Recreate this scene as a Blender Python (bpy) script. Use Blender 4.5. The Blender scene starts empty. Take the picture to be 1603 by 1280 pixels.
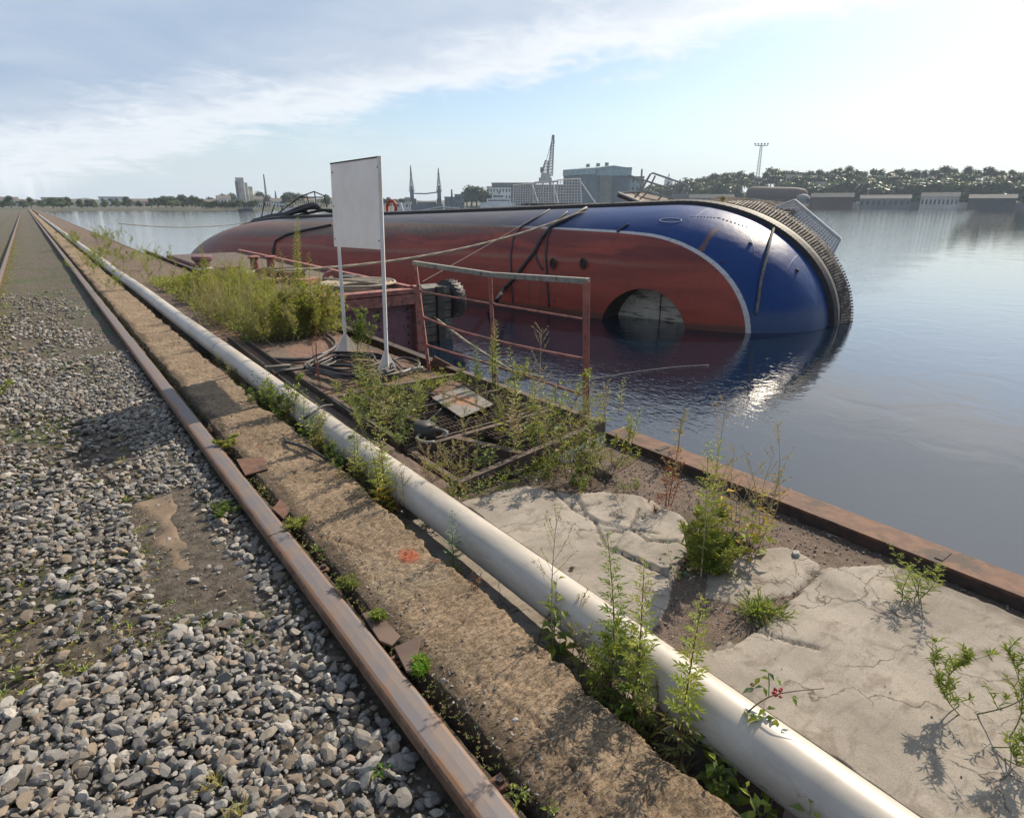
import bpy, bmesh, math, random
import numpy as np
from mathutils import Vector, Matrix, Euler
R = math.radians
rnd = random.Random(7)
sc = bpy.context.scene
col = sc.collection

# ------------------------------------------------------------------ camera
PIT, YAW, FPX, CX, CY, EYE = R(18.5), R(37.07), 960.0, 801.5, 640.0, 1.65
cam_d = bpy.data.cameras.new("camera"); cam = bpy.data.objects.new("camera", cam_d); col.objects.link(cam)
cam.location = (0, 0, EYE); cam.rotation_euler = (R(90) - PIT, 0, -YAW)
cam_d.sensor_width = 36; cam_d.lens = FPX / 1603 * 36; cam_d.clip_start = 0.05; cam_d.clip_end = 6000
sc.camera = cam
sc.view_settings.view_transform = 'Standard'; sc.view_settings.look = 'None'
sc.view_settings.exposure = 0.72; sc.view_settings.gamma = 1

# ------------------------------------------------------------------ sun + sky
SUN_EL, SUN_AZ = R(38), math.atan2(0.975, 0.22)       # azimuth measured from +Y towards +X
sund = Vector((math.sin(SUN_AZ) * math.cos(SUN_EL), math.cos(SUN_AZ) * math.cos(SUN_EL), math.sin(SUN_EL)))
sl = bpy.data.lights.new("sun", 'SUN'); sl.energy = 5.0; sl.angle = R(0.55); sl.color = (1.0, 0.87, 0.69)
so = bpy.data.objects.new("sun", sl); col.objects.link(so)
so.rotation_euler = (-sund).to_track_quat('-Z', 'Y').to_euler()

def ray(px, py):
    x = (px - CX) / FPX; y = (CY - py) / FPX
    f = math.cos(PIT) + y * math.sin(PIT); u = -math.sin(PIT) + y * math.cos(PIT)
    return Vector((f * math.sin(YAW) + x * math.cos(YAW), f * math.cos(YAW) - x * math.sin(YAW), u))
def at(px, py, z=0.0):
    """place seen at a pixel of the photograph on the level z"""
    r = ray(px, py); t = (z - EYE) / r.z
    return Vector((r.x * t, r.y * t, z))
def topz(base, py):
    """height above the base of something standing there whose top is at picture row py"""
    c = math.sin(YAW) * base.x + math.cos(YAW) * base.y
    k = (CY - py) / FPX
    # v = f sinP + u cosP ; d = f cosP - u sinP ; v/d = k
    u = (k * c * math.cos(PIT) - c * math.sin(PIT)) / (math.cos(PIT) + k * math.sin(PIT))
    return EYE + u - base.z

def c4(c): return (c[0], c[1], c[2], 1.0)
class NT:
    def __init__(s, tree): s.t = tree; s.n = tree.nodes; s.l = tree.links
    def add(s, typ, **kw):
        nd = s.n.new(typ)
        for k, v in kw.items():
            if k.startswith('_'): nd.inputs[int(k[1:])].default_value = v
            elif k in nd.inputs: nd.inputs[k].default_value = v
            else: setattr(nd, k, v)
        return nd
    def link(s, a, b): s.l.new(a, b)
    def put(s, node, idx, v):
        if hasattr(v, 'is_output'): s.l.new(v, node.inputs[idx])
        else: node.inputs[idx].default_value = v
    def math(s, op, a, b=None, c=None, clamp=False):
        nd = s.n.new('ShaderNodeMath'); nd.operation = op; nd.use_clamp = clamp
        s.put(nd, 0, a)
        if b is not None: s.put(nd, 1, b)
        if c is not None: s.put(nd, 2, c)
        return nd.outputs[0]
    def step(s, v, lo, hi):
        nd = s.n.new('ShaderNodeMapRange'); nd.interpolation_type = 'SMOOTHSTEP'
        s.put(nd, 0, v); s.put(nd, 1, lo); s.put(nd, 2, hi); nd.inputs[3].default_value = 0; nd.inputs[4].default_value = 1
        return nd.outputs[0]
    def mix(s, f, a, b, mode='MIX'):
        nd = s.n.new('ShaderNodeMix'); nd.data_type = 'RGBA'; nd.blend_type = mode; nd.clamp_result = False
        s.put(nd, 0, f); s.put(nd, 6, a if hasattr(a, 'is_output') else c4(a)); s.put(nd, 7, b if hasattr(b, 'is_output') else c4(b))
        return nd.outputs[2]
    def noise(s, vec, scale, detail=4, rough=0.55, dist=0.0, sc=None):
        if sc is not None:
            m = s.n.new('ShaderNodeMapping'); m.inputs['Scale'].default_value = sc; s.l.new(vec, m.inputs[0]); vec = m.outputs[0]
        nd = s.n.new('ShaderNodeTexNoise'); nd.inputs['Scale'].default_value = scale; nd.inputs['Detail'].default_value = detail
        nd.inputs['Roughness'].default_value = rough; nd.inputs['Distortion'].default_value = dist
        s.l.new(vec, nd.inputs['Vector']); return nd.outputs['Fac']
    def dot(s, vec, d):
        nd = s.n.new('ShaderNodeVectorMath'); nd.operation = 'DOT_PRODUCT'; s.l.new(vec, nd.inputs[0]); nd.inputs[1].default_value = d
        return nd.outputs['Value']

world = bpy.data.worlds.new("World"); sc.world = world; world.use_nodes = True
w = NT(world.node_tree); w.n.clear()
sky = w.add('ShaderNodeTexSky', sky_type='NISHITA', sun_disc=False, sun_elevation=SUN_EL, sun_rotation=SUN_AZ, air_density=1.0, dust_density=0.6, ozone_density=2.0)
tc = w.add('ShaderNodeTexCoord'); dirv = tc.outputs['Generated']
e1, e2 = ray(345, 225).normalized(), ray(1283, 30).normalized()
cn = e1.cross(e2).normalized(); cn = cn if cn.z > 0 else -cn
dcl = w.dot(dirv, cn)
sep = w.add('ShaderNodeSeparateXYZ'); w.link(dirv, sep.inputs[0])
# cloud deck seen in perspective: direction divided by its height
zc_ = w.math('MAXIMUM', sep.outputs[2], 0.03)
zc2 = w.math('ADD', zc_, 0.12)
comb = w.add('ShaderNodeCombineXYZ'); w.link(w.math('DIVIDE', sep.outputs[0], zc2), comb.inputs[0]); w.link(w.math('DIVIDE', sep.outputs[1], zc2), comb.inputs[1])
cp = comb.outputs[0]
n1 = w.noise(cp, 1.1, 8, 0.58, 0.4); n2 = w.noise(cp, 4.5, 8, 0.62, 0.6); n3 = w.noise(cp, 0.5, 3, 0.5)
edge = w.math('ADD', dcl, w.math('MULTIPLY', w.math('SUBTRACT', n2, 0.5), 0.10))
edge = w.math('ADD', edge, w.math('MULTIPLY', w.math('SUBTRACT', n1, 0.5), 0.12))
mask = w.step(edge, -0.022, 0.03)
deep = w.step(edge, 0.015, 0.10)                      # thicker, greyer towards the middle of the bank
sunp = w.math('MAXIMUM', w.dot(dirv, sund), 0.0)
glow = w.math('POWER', sunp, 4.0)
ccol = w.mix(deep, (0.90, 0.93, 0.97), (0.36, 0.47, 0.64))
ccol = w.mix(w.math('MULTIPLY', w.step(n1, 0.35, 0.7), 0.35), ccol, (0.82, 0.85, 0.90))
ccol = w.mix(w.math('MULTIPLY', glow, 0.6, clamp=True), ccol, (1.0, 1.0, 1.0))
SKYK = 0.078
SKYV = 0.66
cs = w.mix(1.0, ccol, (SKYV/SKYK,) * 3, 'MULTIPLY')
haze_ = w.step(sep.outputs[2], 0.0, 0.14)
low = w.mix(w.math('MULTIPLY', w.math('SUBTRACT', 1.0, haze_), 0.75), sky.outputs[0], (0.60 * SKYV / SKYK, 0.71 * SKYV / SKYK, 0.84 * SKYV / SKYK))
wisps = w.math('MULTIPLY', w.step(w.noise(cp, 0.7, 7, 0.6, 0.5), 0.56, 0.8), 0.45)
low = w.mix(wisps, low, cs)
skyc = w.mix(w.math('MULTIPLY', mask, 0.93), low, cs)
aur = w.math('MULTIPLY', w.math('POWER', sunp, 12.0), 0.38 / SKYK);
av = w.add('ShaderNodeCombineXYZ'); w.link(aur, av.inputs[0]); w.link(w.math('MULTIPLY', aur, 0.97), av.inputs[1]); w.link(w.math('MULTIPLY', aur, 0.92), av.inputs[2]); skyc = w.mix(1.0, skyc, av.outputs[0], 'ADD')
bg = w.add('ShaderNodeBackground', Strength=SKYK); w.link(skyc, bg.inputs[0])
ow = w.add('ShaderNodeOutputWorld'); w.link(bg.outputs[0], ow.inputs[0])

# ------------------------------------------------------------------ materials
def newmat(name):
    m = bpy.data.materials.new(name); m.use_nodes = True; t = NT(m.node_tree); t.n.clear()
    b = t.add('ShaderNodeBsdfPrincipled'); o = t.add('ShaderNodeOutputMaterial'); t.link(b.outputs[0], o.inputs[0])
    g = t.add('ShaderNodeTexCoord'); return m, t, b, g.outputs['Object']
def bump(t, b, h, strength, dist):
    nd = t.add('ShaderNodeBump', Strength=strength, Distance=dist); t.link(h, nd.inputs['Height']); t.link(nd.outputs[0], b.inputs['Normal']); return nd
def mk(name, c1, c2, scale=8, rough=0.7, metal=0.0, c3=None, s3=3.0, t3=0.58, bst=0.3, bsc=None, bd=0.004, sc3=None, spec=0.5):
    """two-tone surface with an optional third colour in patches (rust, dirt)"""
    kk = ALB.get(name, 0.62); c1 = tuple(x * kk for x in c1); c2 = tuple(x * kk for x in c2); c3 = c3 and tuple(x * kk for x in c3)
    m, t, b, v = newmat(name)
    f = t.step(t.noise(v, scale, 6, 0.6), 0.35, 0.65); c = t.mix(f, c1, c2)
    if c3 is not None: c = t.mix(t.step(t.noise(v, s3, 7, 0.65, 0.3, sc3), t3 - 0.05, t3 + 0.05), c, c3)
    t.link(c, b.inputs['Base Color']); b.inputs['Roughness'].default_value = rough; b.inputs['Metallic'].default_value = metal
    b.inputs['Specular IOR Level'].default_value = spec
    bump(t, b, t.noise(v, bsc or scale * 3, 6, 0.65), bst, bd)
    return m
M = {}
ALB = dict(white_paint=.85, white_sign_board=.95, tunnel_silt=1.0, old_rope=.8, pale_rope=.8, pale_concrete=1.15, cream_render=1.15, white_render=1.1, yellow_render=1.1, pink_render=1.0, purple_primer=1.0, pink_rust_paint=.95)
M['rust'] = mk('rust', (0.12, 0.055, 0.035), (0.20, 0.095, 0.055), 14, 0.85, 0, (0.07, 0.04, 0.03), 5)
M['frame'] = mk('brown_grey_steel', (0.10, 0.065, 0.05), (0.16, 0.115, 0.09), 14, 0.85, 0, (0.06, 0.05, 0.04), 6)
M['rust_dark'] = mk('rust_dark', (0.045, 0.03, 0.025), (0.09, 0.055, 0.04), 14, 0.85)
M['rail_side'] = mk('rail_side', (0.16, 0.085, 0.05), (0.24, 0.14, 0.085), 9, 0.8, 0, (0.09, 0.05, 0.035), 20)
M['pinkrust'] = mk('pink_rust_paint', (0.20, 0.065, 0.055), (0.29, 0.11, 0.09), 7, 0.7, 0, (0.10, 0.05, 0.04), 9, 0.56)
M['purple'] = mk('purple_primer', (0.11, 0.045, 0.06), (0.15, 0.065, 0.08), 5, 0.6, 0, (0.07, 0.04, 0.04), 7, 0.6)
M['greysteel'] = mk('weathered_grey_paint', (0.23, 0.22, 0.19), (0.33, 0.32, 0.28), 22, 0.6, 0, (0.13, 0.085, 0.06), 16, 0.60)
M['darksteel'] = mk('dark_steel', (0.05, 0.048, 0.045), (0.09, 0.085, 0.08), 10, 0.6, 0.3, (0.11, 0.06, 0.04), 8, 0.6)
M['white'] = mk('white_paint', (0.60, 0.58, 0.55), (0.70, 0.68, 0.66), 6, 0.5, 0, (0.30, 0.2, 0.14), 28, 0.70)
M['board'] = mk('white_sign_board', (0.76, 0.68, 0.61), (0.84, 0.77, 0.70), 2.5, 0.42, 0, (0.33, 0.28, 0.24), 7, 0.70, bst=0.05)
M['rubber'] = mk('black_rubber', (0.018, 0.018, 0.02), (0.035, 0.034, 0.035), 10, 0.65)
M['rope'] = mk('old_rope', (0.28, 0.23, 0.17), (0.42, 0.36, 0.28), 60, 0.9, bst=0.8, bsc=90, bd=0.01)
M['ropegrey'] = mk('pale_rope', (0.32, 0.31, 0.29), (0.5, 0.48, 0.45), 60, 0.9)
M['hose'] = mk('grey_hose', (0.035, 0.03, 0.035), (0.075, 0.062, 0.065), 12, 0.55)
M['wood'] = mk('weathered_wood', (0.13, 0.125, 0.11), (0.22, 0.21, 0.18), 5, 0.85, 0, (0.06, 0.055, 0.05), 4, 0.58, sc3=(1, 1, 6))
M['batten'] = mk('worn_battens', (0.26, 0.21, 0.17), (0.42, 0.37, 0.32), 9, 0.8, 0, (0.10, 0.07, 0.055), 6, 0.5)
M['brownplate'] = mk('brown_plate', (0.10, 0.06, 0.045), (0.17, 0.11, 0.08), 4, 0.75)
M['lightstone'] = mk('pale_stone', (0.35, 0.34, 0.32), (0.5, 0.48, 0.45), 30, 0.9)
M['orange'] = mk('orange_red', (0.5, 0.06, 0.03), (0.6, 0.1, 0.04), 8, 0.6)
M['yellow'] = mk('yellow_paint', (0.5, 0.36, 0.08), (0.6, 0.42, 0.1), 8, 0.6)

# plate with a rusty patch
m, t, b, v = newmat('stained_plate'); M['plate'] = m
f = t.noise(v, 9, 6, 0.6, 0.5, (1, 2.5, 1)); c = t.mix(t.step(f, 0.35, 0.7), (0.11, 0.10, 0.09), (0.17, 0.155, 0.14))
sp = t.add('ShaderNodeSeparateXYZ'); t.link(v, sp.inputs[0])
rr = t.math('ADD', t.math('MULTIPLY', t.math('ABSOLUTE', sp.outputs[0]), 5.2), t.math('MULTIPLY', t.math('ABSOLUTE', sp.outputs[1]), 3.0))
rr = t.math('ADD', rr, t.math('MULTIPLY', t.noise(v, 14, 5, 0.6, 0.4, (1, 3, 1)), 1.6))
c = t.mix(t.math('SUBTRACT', 1.0, t.step(rr, 1.0, 1.8)), c, (0.24, 0.10, 0.035)); t.link(c, b.inputs['Base Color']); b.inputs['Roughness'].default_value = 0.7
bump(t, b, f, 0.3, 0.004)

# rail head: bluish worn steel with rusty edges
m, t, b, v = newmat('worn_rail_head'); M['railtop'] = m
sp = t.add('ShaderNodeSeparateXYZ'); t.link(v, sp.inputs[0])
n = t.noise(v, 7, 7, 0.65, 0.3, (1.6, 0.8, 1)); e = t.math('ABSOLUTE', sp.outputs[0])
e = t.math('ADD', e, t.math('MULTIPLY', t.math('SUBTRACT', n, 0.5), 0.05))
c = t.mix(t.step(n, 0.4, 0.62), (0.115, 0.103, 0.108), (0.145, 0.112, 0.095)); c = t.mix(t.step(e, 0.032, 0.047), c, (0.15, 0.08, 0.045))
t.link(c, b.inputs['Base Color']); b.inputs['Metallic'].default_value = 0.2; t.put(b, b.inputs.find('Roughness'), t.math('ADD', 0.46, t.math('MULTIPLY', n, 0.3)))
bump(t, b, t.noise(v, 90, 4, 0.6), 0.15, 0.001)

# rough old concrete strip
m, t, b, v = newmat('rough_concrete'); M['strip'] = m
n1 = t.noise(v, 3.2, 8, 0.62); n2 = t.noise(v, 24, 8, 0.7); n3 = t.noise(v, 120, 5, 0.7)
c = t.mix(t.step(n1, 0.3, 0.7), (0.195, 0.142, 0.092), (0.325, 0.242, 0.165)); c = t.mix(t.math('MULTIPLY', t.step(n2, 0.35, 0.68), 0.55), c, (0.085, 0.058, 0.040))
c = t.mix(t.math('MULTIPLY', t.step(n3, 0.5, 0.68), 0.6), c, (0.27, 0.215, 0.16)); c = t.mix(t.math('MULTIPLY', t.step(n3, 0.48, 0.32), 0.65), c, (0.05, 0.035, 0.025)); n5 = t.noise(v, 1.4, 4, 0.6); c = t.mix(t.math('MULTIPLY', t.step(n5, 0.5, 0.7), 0.35), c, (0.16, 0.155, 0.12))
at_ = t.add('ShaderNodeAttribute', attribute_name='Col'); spc = t.add('ShaderNodeSeparateColor'); t.link(at_.outputs['Color'], spc.inputs[0])
c = t.mix(spc.outputs[1], c, (0.045, 0.034, 0.025))                                            # soil along the rail
c = t.mix(t.math('MULTIPLY', spc.outputs[0], t.step(t.math('ADD', n2, spc.outputs[0]), 0.85, 1.5)), c, (0.29, 0.085, 0.045))   # sprayed red mark
t.link(c, b.inputs['Base Color']); b.inputs['Roughness'].default_value = 0.95; b.inputs['Specular IOR Level'].default_value = 0.2
n6 = t.noise(v, 55, 6, 0.7, 0.5, (0.7, 1.3, 1)); h = t.math('ADD', t.math('ADD', n2, t.math('MULTIPLY', n3, 0.35)), t.math('MULTIPLY', t.step(n6, 0.30, 0.52), 0.55)); bump(t, b, h, 1.0, 0.016)

# quay surface: pale slab / brown grit, mixed by the mesh's own mask
m, t, b, v = newmat('quay_slab_and_grit'); M['quay'] = m
n1 = t.noise(v, 2.5, 8, 0.6, 0.3); n2 = t.noise(v, 28, 8, 0.68); n3 = t.noise(v, 160, 5, 0.75); n4 = t.noise(v, 9, 7, 0.65, 0.5, (0.5, 1.6, 1))
at_ = t.add('ShaderNodeAttribute', attribute_name='Col'); spc = t.add('ShaderNodeSeparateColor'); t.link(at_.outputs['Color'], spc.inputs[0])
slab = t.mix(t.step(n1, 0.3, 0.7), (0.19, 0.166, 0.140), (0.285, 0.254, 0.216)); slab = t.mix(t.math('MULTIPLY', t.step(n4, 0.5, 0.72), 0.65), slab, (0.105, 0.088, 0.072))
slab = t.mix(t.math('MULTIPLY', t.step(n2, 0.5, 0.75), 0.3), slab, (0.28, 0.26, 0.23)); slab = t.mix(t.math('MULTIPLY', t.step(n3, 0.52, 0.36), 0.4), slab, (0.08, 0.068, 0.055)); vor = t.add('ShaderNodeTexVoronoi', feature='DISTANCE_TO_EDGE', Scale=3.1); vv = t.add('ShaderNodeVectorMath', operation='ADD'); nz = t.add('ShaderNodeTexNoise', Scale=4.0, Detail=6.0); t.link(v, nz.inputs['Vector']); vs = t.add('ShaderNodeVectorMath', operation='SCALE'); t.link(nz.outputs['Color'], vs.inputs[0]); vs.inputs['Scale'].default_value = 0.35; t.link(v, vv.inputs[0]); t.link(vs.outputs[0], vv.inputs[1]); t.link(vv.outputs[0], vor.inputs['Vector']); vein = t.math('MULTIPLY', t.step(vor.outputs['Distance'], 0.016, 0.0), t.step(n1, 0.42, 0.55)); dirt = t.step(t.noise(v, 5.0, 9, 0.72, 0.6), 0.53, 0.64); slab = t.mix(t.math('MULTIPLY', dirt, 0.6), slab, (0.12, 0.095, 0.075)); slab = t.mix(t.math('MULTIPLY', vein, 0.85), slab, (0.05, 0.04, 0.03))
grit = t.mix(t.step(n3, 0.4, 0.62), (0.06, 0.044, 0.036), (0.18, 0.132, 0.105)); grit = t.mix(t.math('MULTIPLY', t.step(n1, 0.45, 0.7), 0.5), grit, (0.09, 0.073, 0.05))
rustp = t.mix(t.step(n2, 0.35, 0.7), (0.125, 0.078, 0.06), (0.19, 0.115, 0.085))
c = t.mix(t.step(t.math('ADD', spc.outputs[0], t.math('MULTIPLY', t.math('SUBTRACT', n2, 0.5), 0.5)), 0.4, 0.6), grit, slab)
c = t.mix(t.step(t.math('ADD', spc.outputs[2], t.math('MULTIPLY', t.math('SUBTRACT', n2, 0.5), 0.5)), 0.4, 0.6), c, rustp)
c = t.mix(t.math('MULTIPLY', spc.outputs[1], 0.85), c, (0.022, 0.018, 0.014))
t.link(c, b.inputs['Base Color']); b.inputs['Roughness'].default_value = 0.92; b.inputs['Specular IOR Level'].default_value = 0.25
hh = t.math('ADD', t.math('MULTIPLY', n2, 0.5), t.math('MULTIPLY', n3, t.math('SUBTRACT', 1.35, spc.outputs[0]))); bump(t, b, hh, 0.8, 0.006)

M['soil'] = mk('soil', (0.06, 0.047, 0.034), (0.15, 0.12, 0.09), 22, 0.95, 0, (0.07, 0.085, 0.03), 1.1, 0.55, bst=0.8, bd=0.02)
M['sand'] = mk('sandy_ground', (0.17, 0.12, 0.08), (0.25, 0.18, 0.12), 7, 0.95, 0, (0.12, 0.10, 0.08), 5, 0.6, bst=0.7, bd=0.01)

# white plastic-coated pipe
m, t, b, v = newmat('pipe_coating'); M['pipe'] = m
n1 = t.noise(v, 2.0, 7, 0.6, 0.4, (3, 0.8, 3)); n2 = t.noise(v, 45, 6, 0.7); 
c = t.mix(t.step(n1, 0.35, 0.7), (0.38, 0.345, 0.30), (0.27, 0.24, 0.205)); c = t.mix(t.math('MULTIPLY', t.step(n2, 0.56, 0.76), 0.5), c, (0.17, 0.145, 0.12)); nd_ = t.noise(v, 6.0, 8, 0.7, 0.8, (1, 1, 2.5)); c = t.mix(t.math('MULTIPLY', t.step(nd_, 0.56, 0.72), 0.35), c, (0.17, 0.145, 0.115)); nr_ = t.noise(v, 3.1, 8, 0.75, 0.3); c = t.mix(t.math('MULTIPLY', t.step(nr_, 0.62, 0.70), 0.6), c, (0.12, 0.07, 0.045))
t.link(c, b.inputs['Base Color']); b.inputs['Roughness'].default_value = 0.42; bump(t, b, t.noise(v, 14, 5, 0.6), 0.12, 0.004)

# hull paint
m, t, b, v = newmat('hull_paint'); M['hull'] = m
sp = t.add('ShaderNodeSeparateXYZ'); t.link(v, sp.inputs[0]); A_, M_, Z_ = sp.outputs
mw = t.math('ADD', 0.84, t.math('MULTIPLY', A_, -0.06)); mw = t.math('SUBTRACT', mw, t.math('MULTIPLY', t.math('MAXIMUM', t.math('SUBTRACT', A_, 4.0), 0.0), 0.027)); mw = t.math('ADD', mw, t.math('MULTIPLY', t.math('MAXIMUM', t.math('SUBTRACT', A_, 7.0), 0.0), -0.02))
dm = t.math('SUBTRACT', M_, mw)
st = t.noise(v, 1.0, 7, 0.6, 0.6, (0.35, 1.4, 2.2)); st2 = t.noise(v, 1.0, 8, 0.66, 0.4, (5.5, 2.0, 1.1)); fine = t.noise(v, 14, 6, 0.65)
red = t.mix(t.step(st, 0.35, 0.68), (0.25, 0.050, 0.031), (0.18, 0.037, 0.025)); red = t.mix(t.math('MULTIPLY', t.step(st2, 0.52, 0.72), 0.45), red, (0.22, 0.065, 0.042))
red = t.mix(t.math('MULTIPLY', t.step(fine, 0.6, 0.75), 0.4), red, (0.12, 0.04, 0.035))
# pale tide mark running along the bilge and dark maroon smears above it
lz = t.math('ADD', t.math('SUBTRACT', Z_, 0.20), t.math('MULTIPLY', t.math('SUBTRACT', st, 0.5), 0.35)); lz = t.math('SUBTRACT', lz, t.math('MULTIPLY', A_, 0.012))
tide = t.math('SUBTRACT', 1.0, t.step(t.math('ABSOLUTE', lz), 0.02, 0.09))
red = t.mix(t.math('MULTIPLY', t.math('MULTIPLY', tide, t.math('SUBTRACT', 1.0, t.step(A_, 3.0, 7.5))), 0.55), red, (0.24, 0.12, 0.085))
mar = t.math('MULTIPLY', t.step(Z_, 0.28, 0.42), t.step(t.math('ADD', st, t.math('MULTIPLY', fine, 0.15)), 0.44, 0.62))
red = t.mix(t.math('MULTIPLY', mar, 0.5), red, (0.055, 0.018, 0.024))
# dried silt on the stern half
silt = t.math('MULTIPLY', t.step(t.math('ADD', M_, t.math('MULTIPLY', t.math('SUBTRACT', st, 0.5), 0.7)), 0.42, 0.70), t.math('SUBTRACT', 1.0, t.step(A_, -3.0, 3.0)))
red = t.mix(t.math('MULTIPLY', silt, 0.85), red, t.mix(t.step(fine, 0.4, 0.65), (0.14, 0.105, 0.075), (0.085, 0.062, 0.045)))
stern = t.math('SUBTRACT', 1.0, t.step(A_, -17, -11)); red = t.mix(t.math('MULTIPLY', stern, 0.6), red, (0.17, 0.065, 0.048))
blue = t.mix(t.step(st, 0.35, 0.7), (0.003, 0.028, 0.125), (0.004, 0.036, 0.145)); blue = t.mix(t.math('MULTIPLY', t.step(fine, 0.62, 0.78), 0.3), blue, (0.10, 0.12, 0.2))
scum = t.math('SUBTRACT', 1.0, t.step(t.math('ADD', Z_, t.math('MULTIPLY', st2, 0.12)), -1.05, -0.92)); red = t.mix(t.math('MULTIPLY', scum, 0.75), red, (0.06, 0.045, 0.035)); runs = t.noise(v, 1.0, 6, 0.7, 0.2, (9.0, 1.2, 0.5)); red = t.mix(t.math('MULTIPLY', t.step(runs, 0.55, 0.72), 0.5), red, (0.075, 0.03, 0.022)); blue = t.mix(t.math('MULTIPLY', t.step(runs, 0.6, 0.75), 0.25), blue, (0.06, 0.05, 0.05)); blue = t.mix(t.math('MULTIPLY', t.math('SUBTRACT', 1.0, t.step(A_, -1.0, 4.5)), 0.85), blue, (0.085, 0.075, 0.068))
wetz = t.math('SUBTRACT', 1.0, t.step(t.math('ADD', Z_, t.math('MULTIPLY', st2, 0.25)), -0.75, -0.45)); blue = t.mix(t.math('MULTIPLY', wetz, 0.7), blue, (0.05, 0.07, 0.13))
# rusty scrape on the flare
rx = t.math('SUBTRACT', t.math('ADD', A_, t.math('MULTIPLY', Z_, -0.18)), 6.28); rz = t.math('SUBTRACT', Z_, 0.72)
scr = t.math('MULTIPLY', t.math('SUBTRACT', 1.0, t.step(t.math('ADD', t.math('ABSOLUTE', rx), t.math('MULTIPLY', t.math('SUBTRACT', fine, 0.5), 0.16)), 0.03, 0.09)), t.math('SUBTRACT', 1.0, t.step(t.math('ABSOLUTE', rz), 0.30, 0.42)))
blue = t.mix(t.math('MULTIPLY', scr, 0.8), blue, (0.14, 0.07, 0.04))
edge_ = t.math('ADD', dm, t.math('MULTIPLY', t.math('SUBTRACT', fine, 0.5), 0.015))
edge_ = t.math('ADD', edge_, t.math('MULTIPLY', t.math('SUBTRACT', 1.0, t.step(A_, 0.5, 2.5)), 0.0))
lw = t.mix(t.step(fine, 0.5, 0.75), (0.42, 0.41, 0.41), (0.22, 0.16, 0.14)); lw = t.mix(t.step(A_, 2.5, -0.5), lw, (0.10, 0.09, 0.085)); c = t.mix(t.step(edge_, -0.030, -0.022), red, lw); c = t.mix(t.step(edge_, 0.036, 0.044), c, blue)
t.link(c, b.inputs['Base Color']); t.put(b, b.inputs.find('Roughness'), t.math('ADD', 0.34, t.math('MULTIPLY', fine, 0.22)))
nb = t.noise(v, 1.2, 3, 0.5); hb = t.math('ADD', nb, t.math('MULTIPLY', fine, 0.03)); sa = t.math('ABSOLUTE', t.math('SUBTRACT', t.math('FRACT', t.math('DIVIDE', t.math('ADD', A_, 40.0), 2.35)), 0.5)); sb = t.math('ABSOLUTE', t.math('SUBTRACT', t.math('FRACT', t.math('DIVIDE', t.math('ADD', t.math('SUBTRACT', Z_, M_), 20.0), 1.35)), 0.5))
seam = t.math('ADD', t.math('SUBTRACT', 1.0, t.step(sa, 0.0, 0.006)), t.math('SUBTRACT', 1.0, t.step(sb, 0.0, 0.012))); n7 = t.noise(v, 2.6, 3, 0.5)
hb = t.math('ADD', t.math('ADD', hb, t.math('MULTIPLY', seam, 0.10)), t.math('MULTIPLY', n7, 0.30)); bump(t, b, hb, 0.4, 0.06); b.inputs['Specular IOR Level'].default_value = 0.2
M['tunnelback'] = mk('tunnel_silt', (0.50, 0.46, 0.38), (0.64, 0.60, 0.50), 2.5, 0.75, 0, (0.17, 0.15, 0.11), 3.0, 0.56, sc3=(0.6, 1, 4))
M['tunnelwall'] = mk('tunnel_wall', (0.06, 0.035, 0.03), (0.10, 0.06, 0.05), 5, 0.7)  # dark inner wall: shade put into its base colour

# river
m, t, b, v = newmat('river_water'); M['water'] = m
b.inputs['Base Color'].default_value = (0.004, 0.009, 0.018, 1); b.inputs['Roughness'].default_value = 0.03; b.inputs['IOR'].default_value = 1.8
q1 = t.noise(v, 0.9, 3, 0.5, 1.2); q2 = t.noise(v, 5.5, 3, 0.55, 0.6, (1.0, 0.65, 1)); q3 = t.noise(v, 14, 2, 0.5, 0.3, (1, 0.6, 1))
sy_ = t.add('ShaderNodeSeparateXYZ'); t.link(v, sy_.inputs[0])
yy_ = t.math('ADD', sy_.outputs[1], t.math('MULTIPLY', sy_.outputs[0], -0.30))
calm = t.step(t.math('ADD', yy_, t.math('MULTIPLY', t.noise(v, 0.3, 3, 0.5), 3.0)), 2.6, 5.5)
amp = t.math('ADD', 0.10, t.math('MULTIPLY', calm, 1.1))
hh = t.math('ADD', t.math('MULTIPLY', q1, 0.45), t.math('MULTIPLY', t.math('ADD', t.math('MULTIPLY', q2, 0.38), t.math('MULTIPLY', q3, 0.20)), amp))
bump(t, b, hh, 1.0, 0.020)

def leafmat(name, tr=0.45):
    m = bpy.data.materials.new(name); m.use_nodes = True; t = NT(m.node_tree); t.n.clear()
    o = t.add('ShaderNodeOutputMaterial'); a = t.add('ShaderNodeAttribute', attribute_name='Col')
    d = t.add('ShaderNodeBsdfPrincipled', Roughness=0.5); d.inputs['Specular IOR Level'].default_value = 0.35
    tr_ = t.add('ShaderNodeBsdfTranslucent'); c = t.mix(1.0, a.outputs['Color'], (1.5, 1.45, 0.8), 'MULTIPLY')
    t.link(a.outputs['Color'], d.inputs['Base Color']); t.link(c, tr_.inputs[0])
    mx = t.add('ShaderNodeMixShader', _0=tr); t.link(d.outputs[0], mx.inputs[1]); t.link(tr_.outputs[0], mx.inputs[2]); t.link(mx.outputs[0], o.inputs[0]); return m
M['leaf'] = leafmat('leaf'); M['fartree'] = leafmat('far_leaf', 0.25)
m, t, b, v = newmat('stem'); M['stem'] = m
a = t.add('ShaderNodeAttribute', attribute_name='Col'); t.link(a.outputs['Color'], b.inputs['Base Color']); b.inputs['Roughness'].default_value = 0.7
m, t, b, v = newmat('gravel_stone'); M['gravel'] = m
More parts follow.
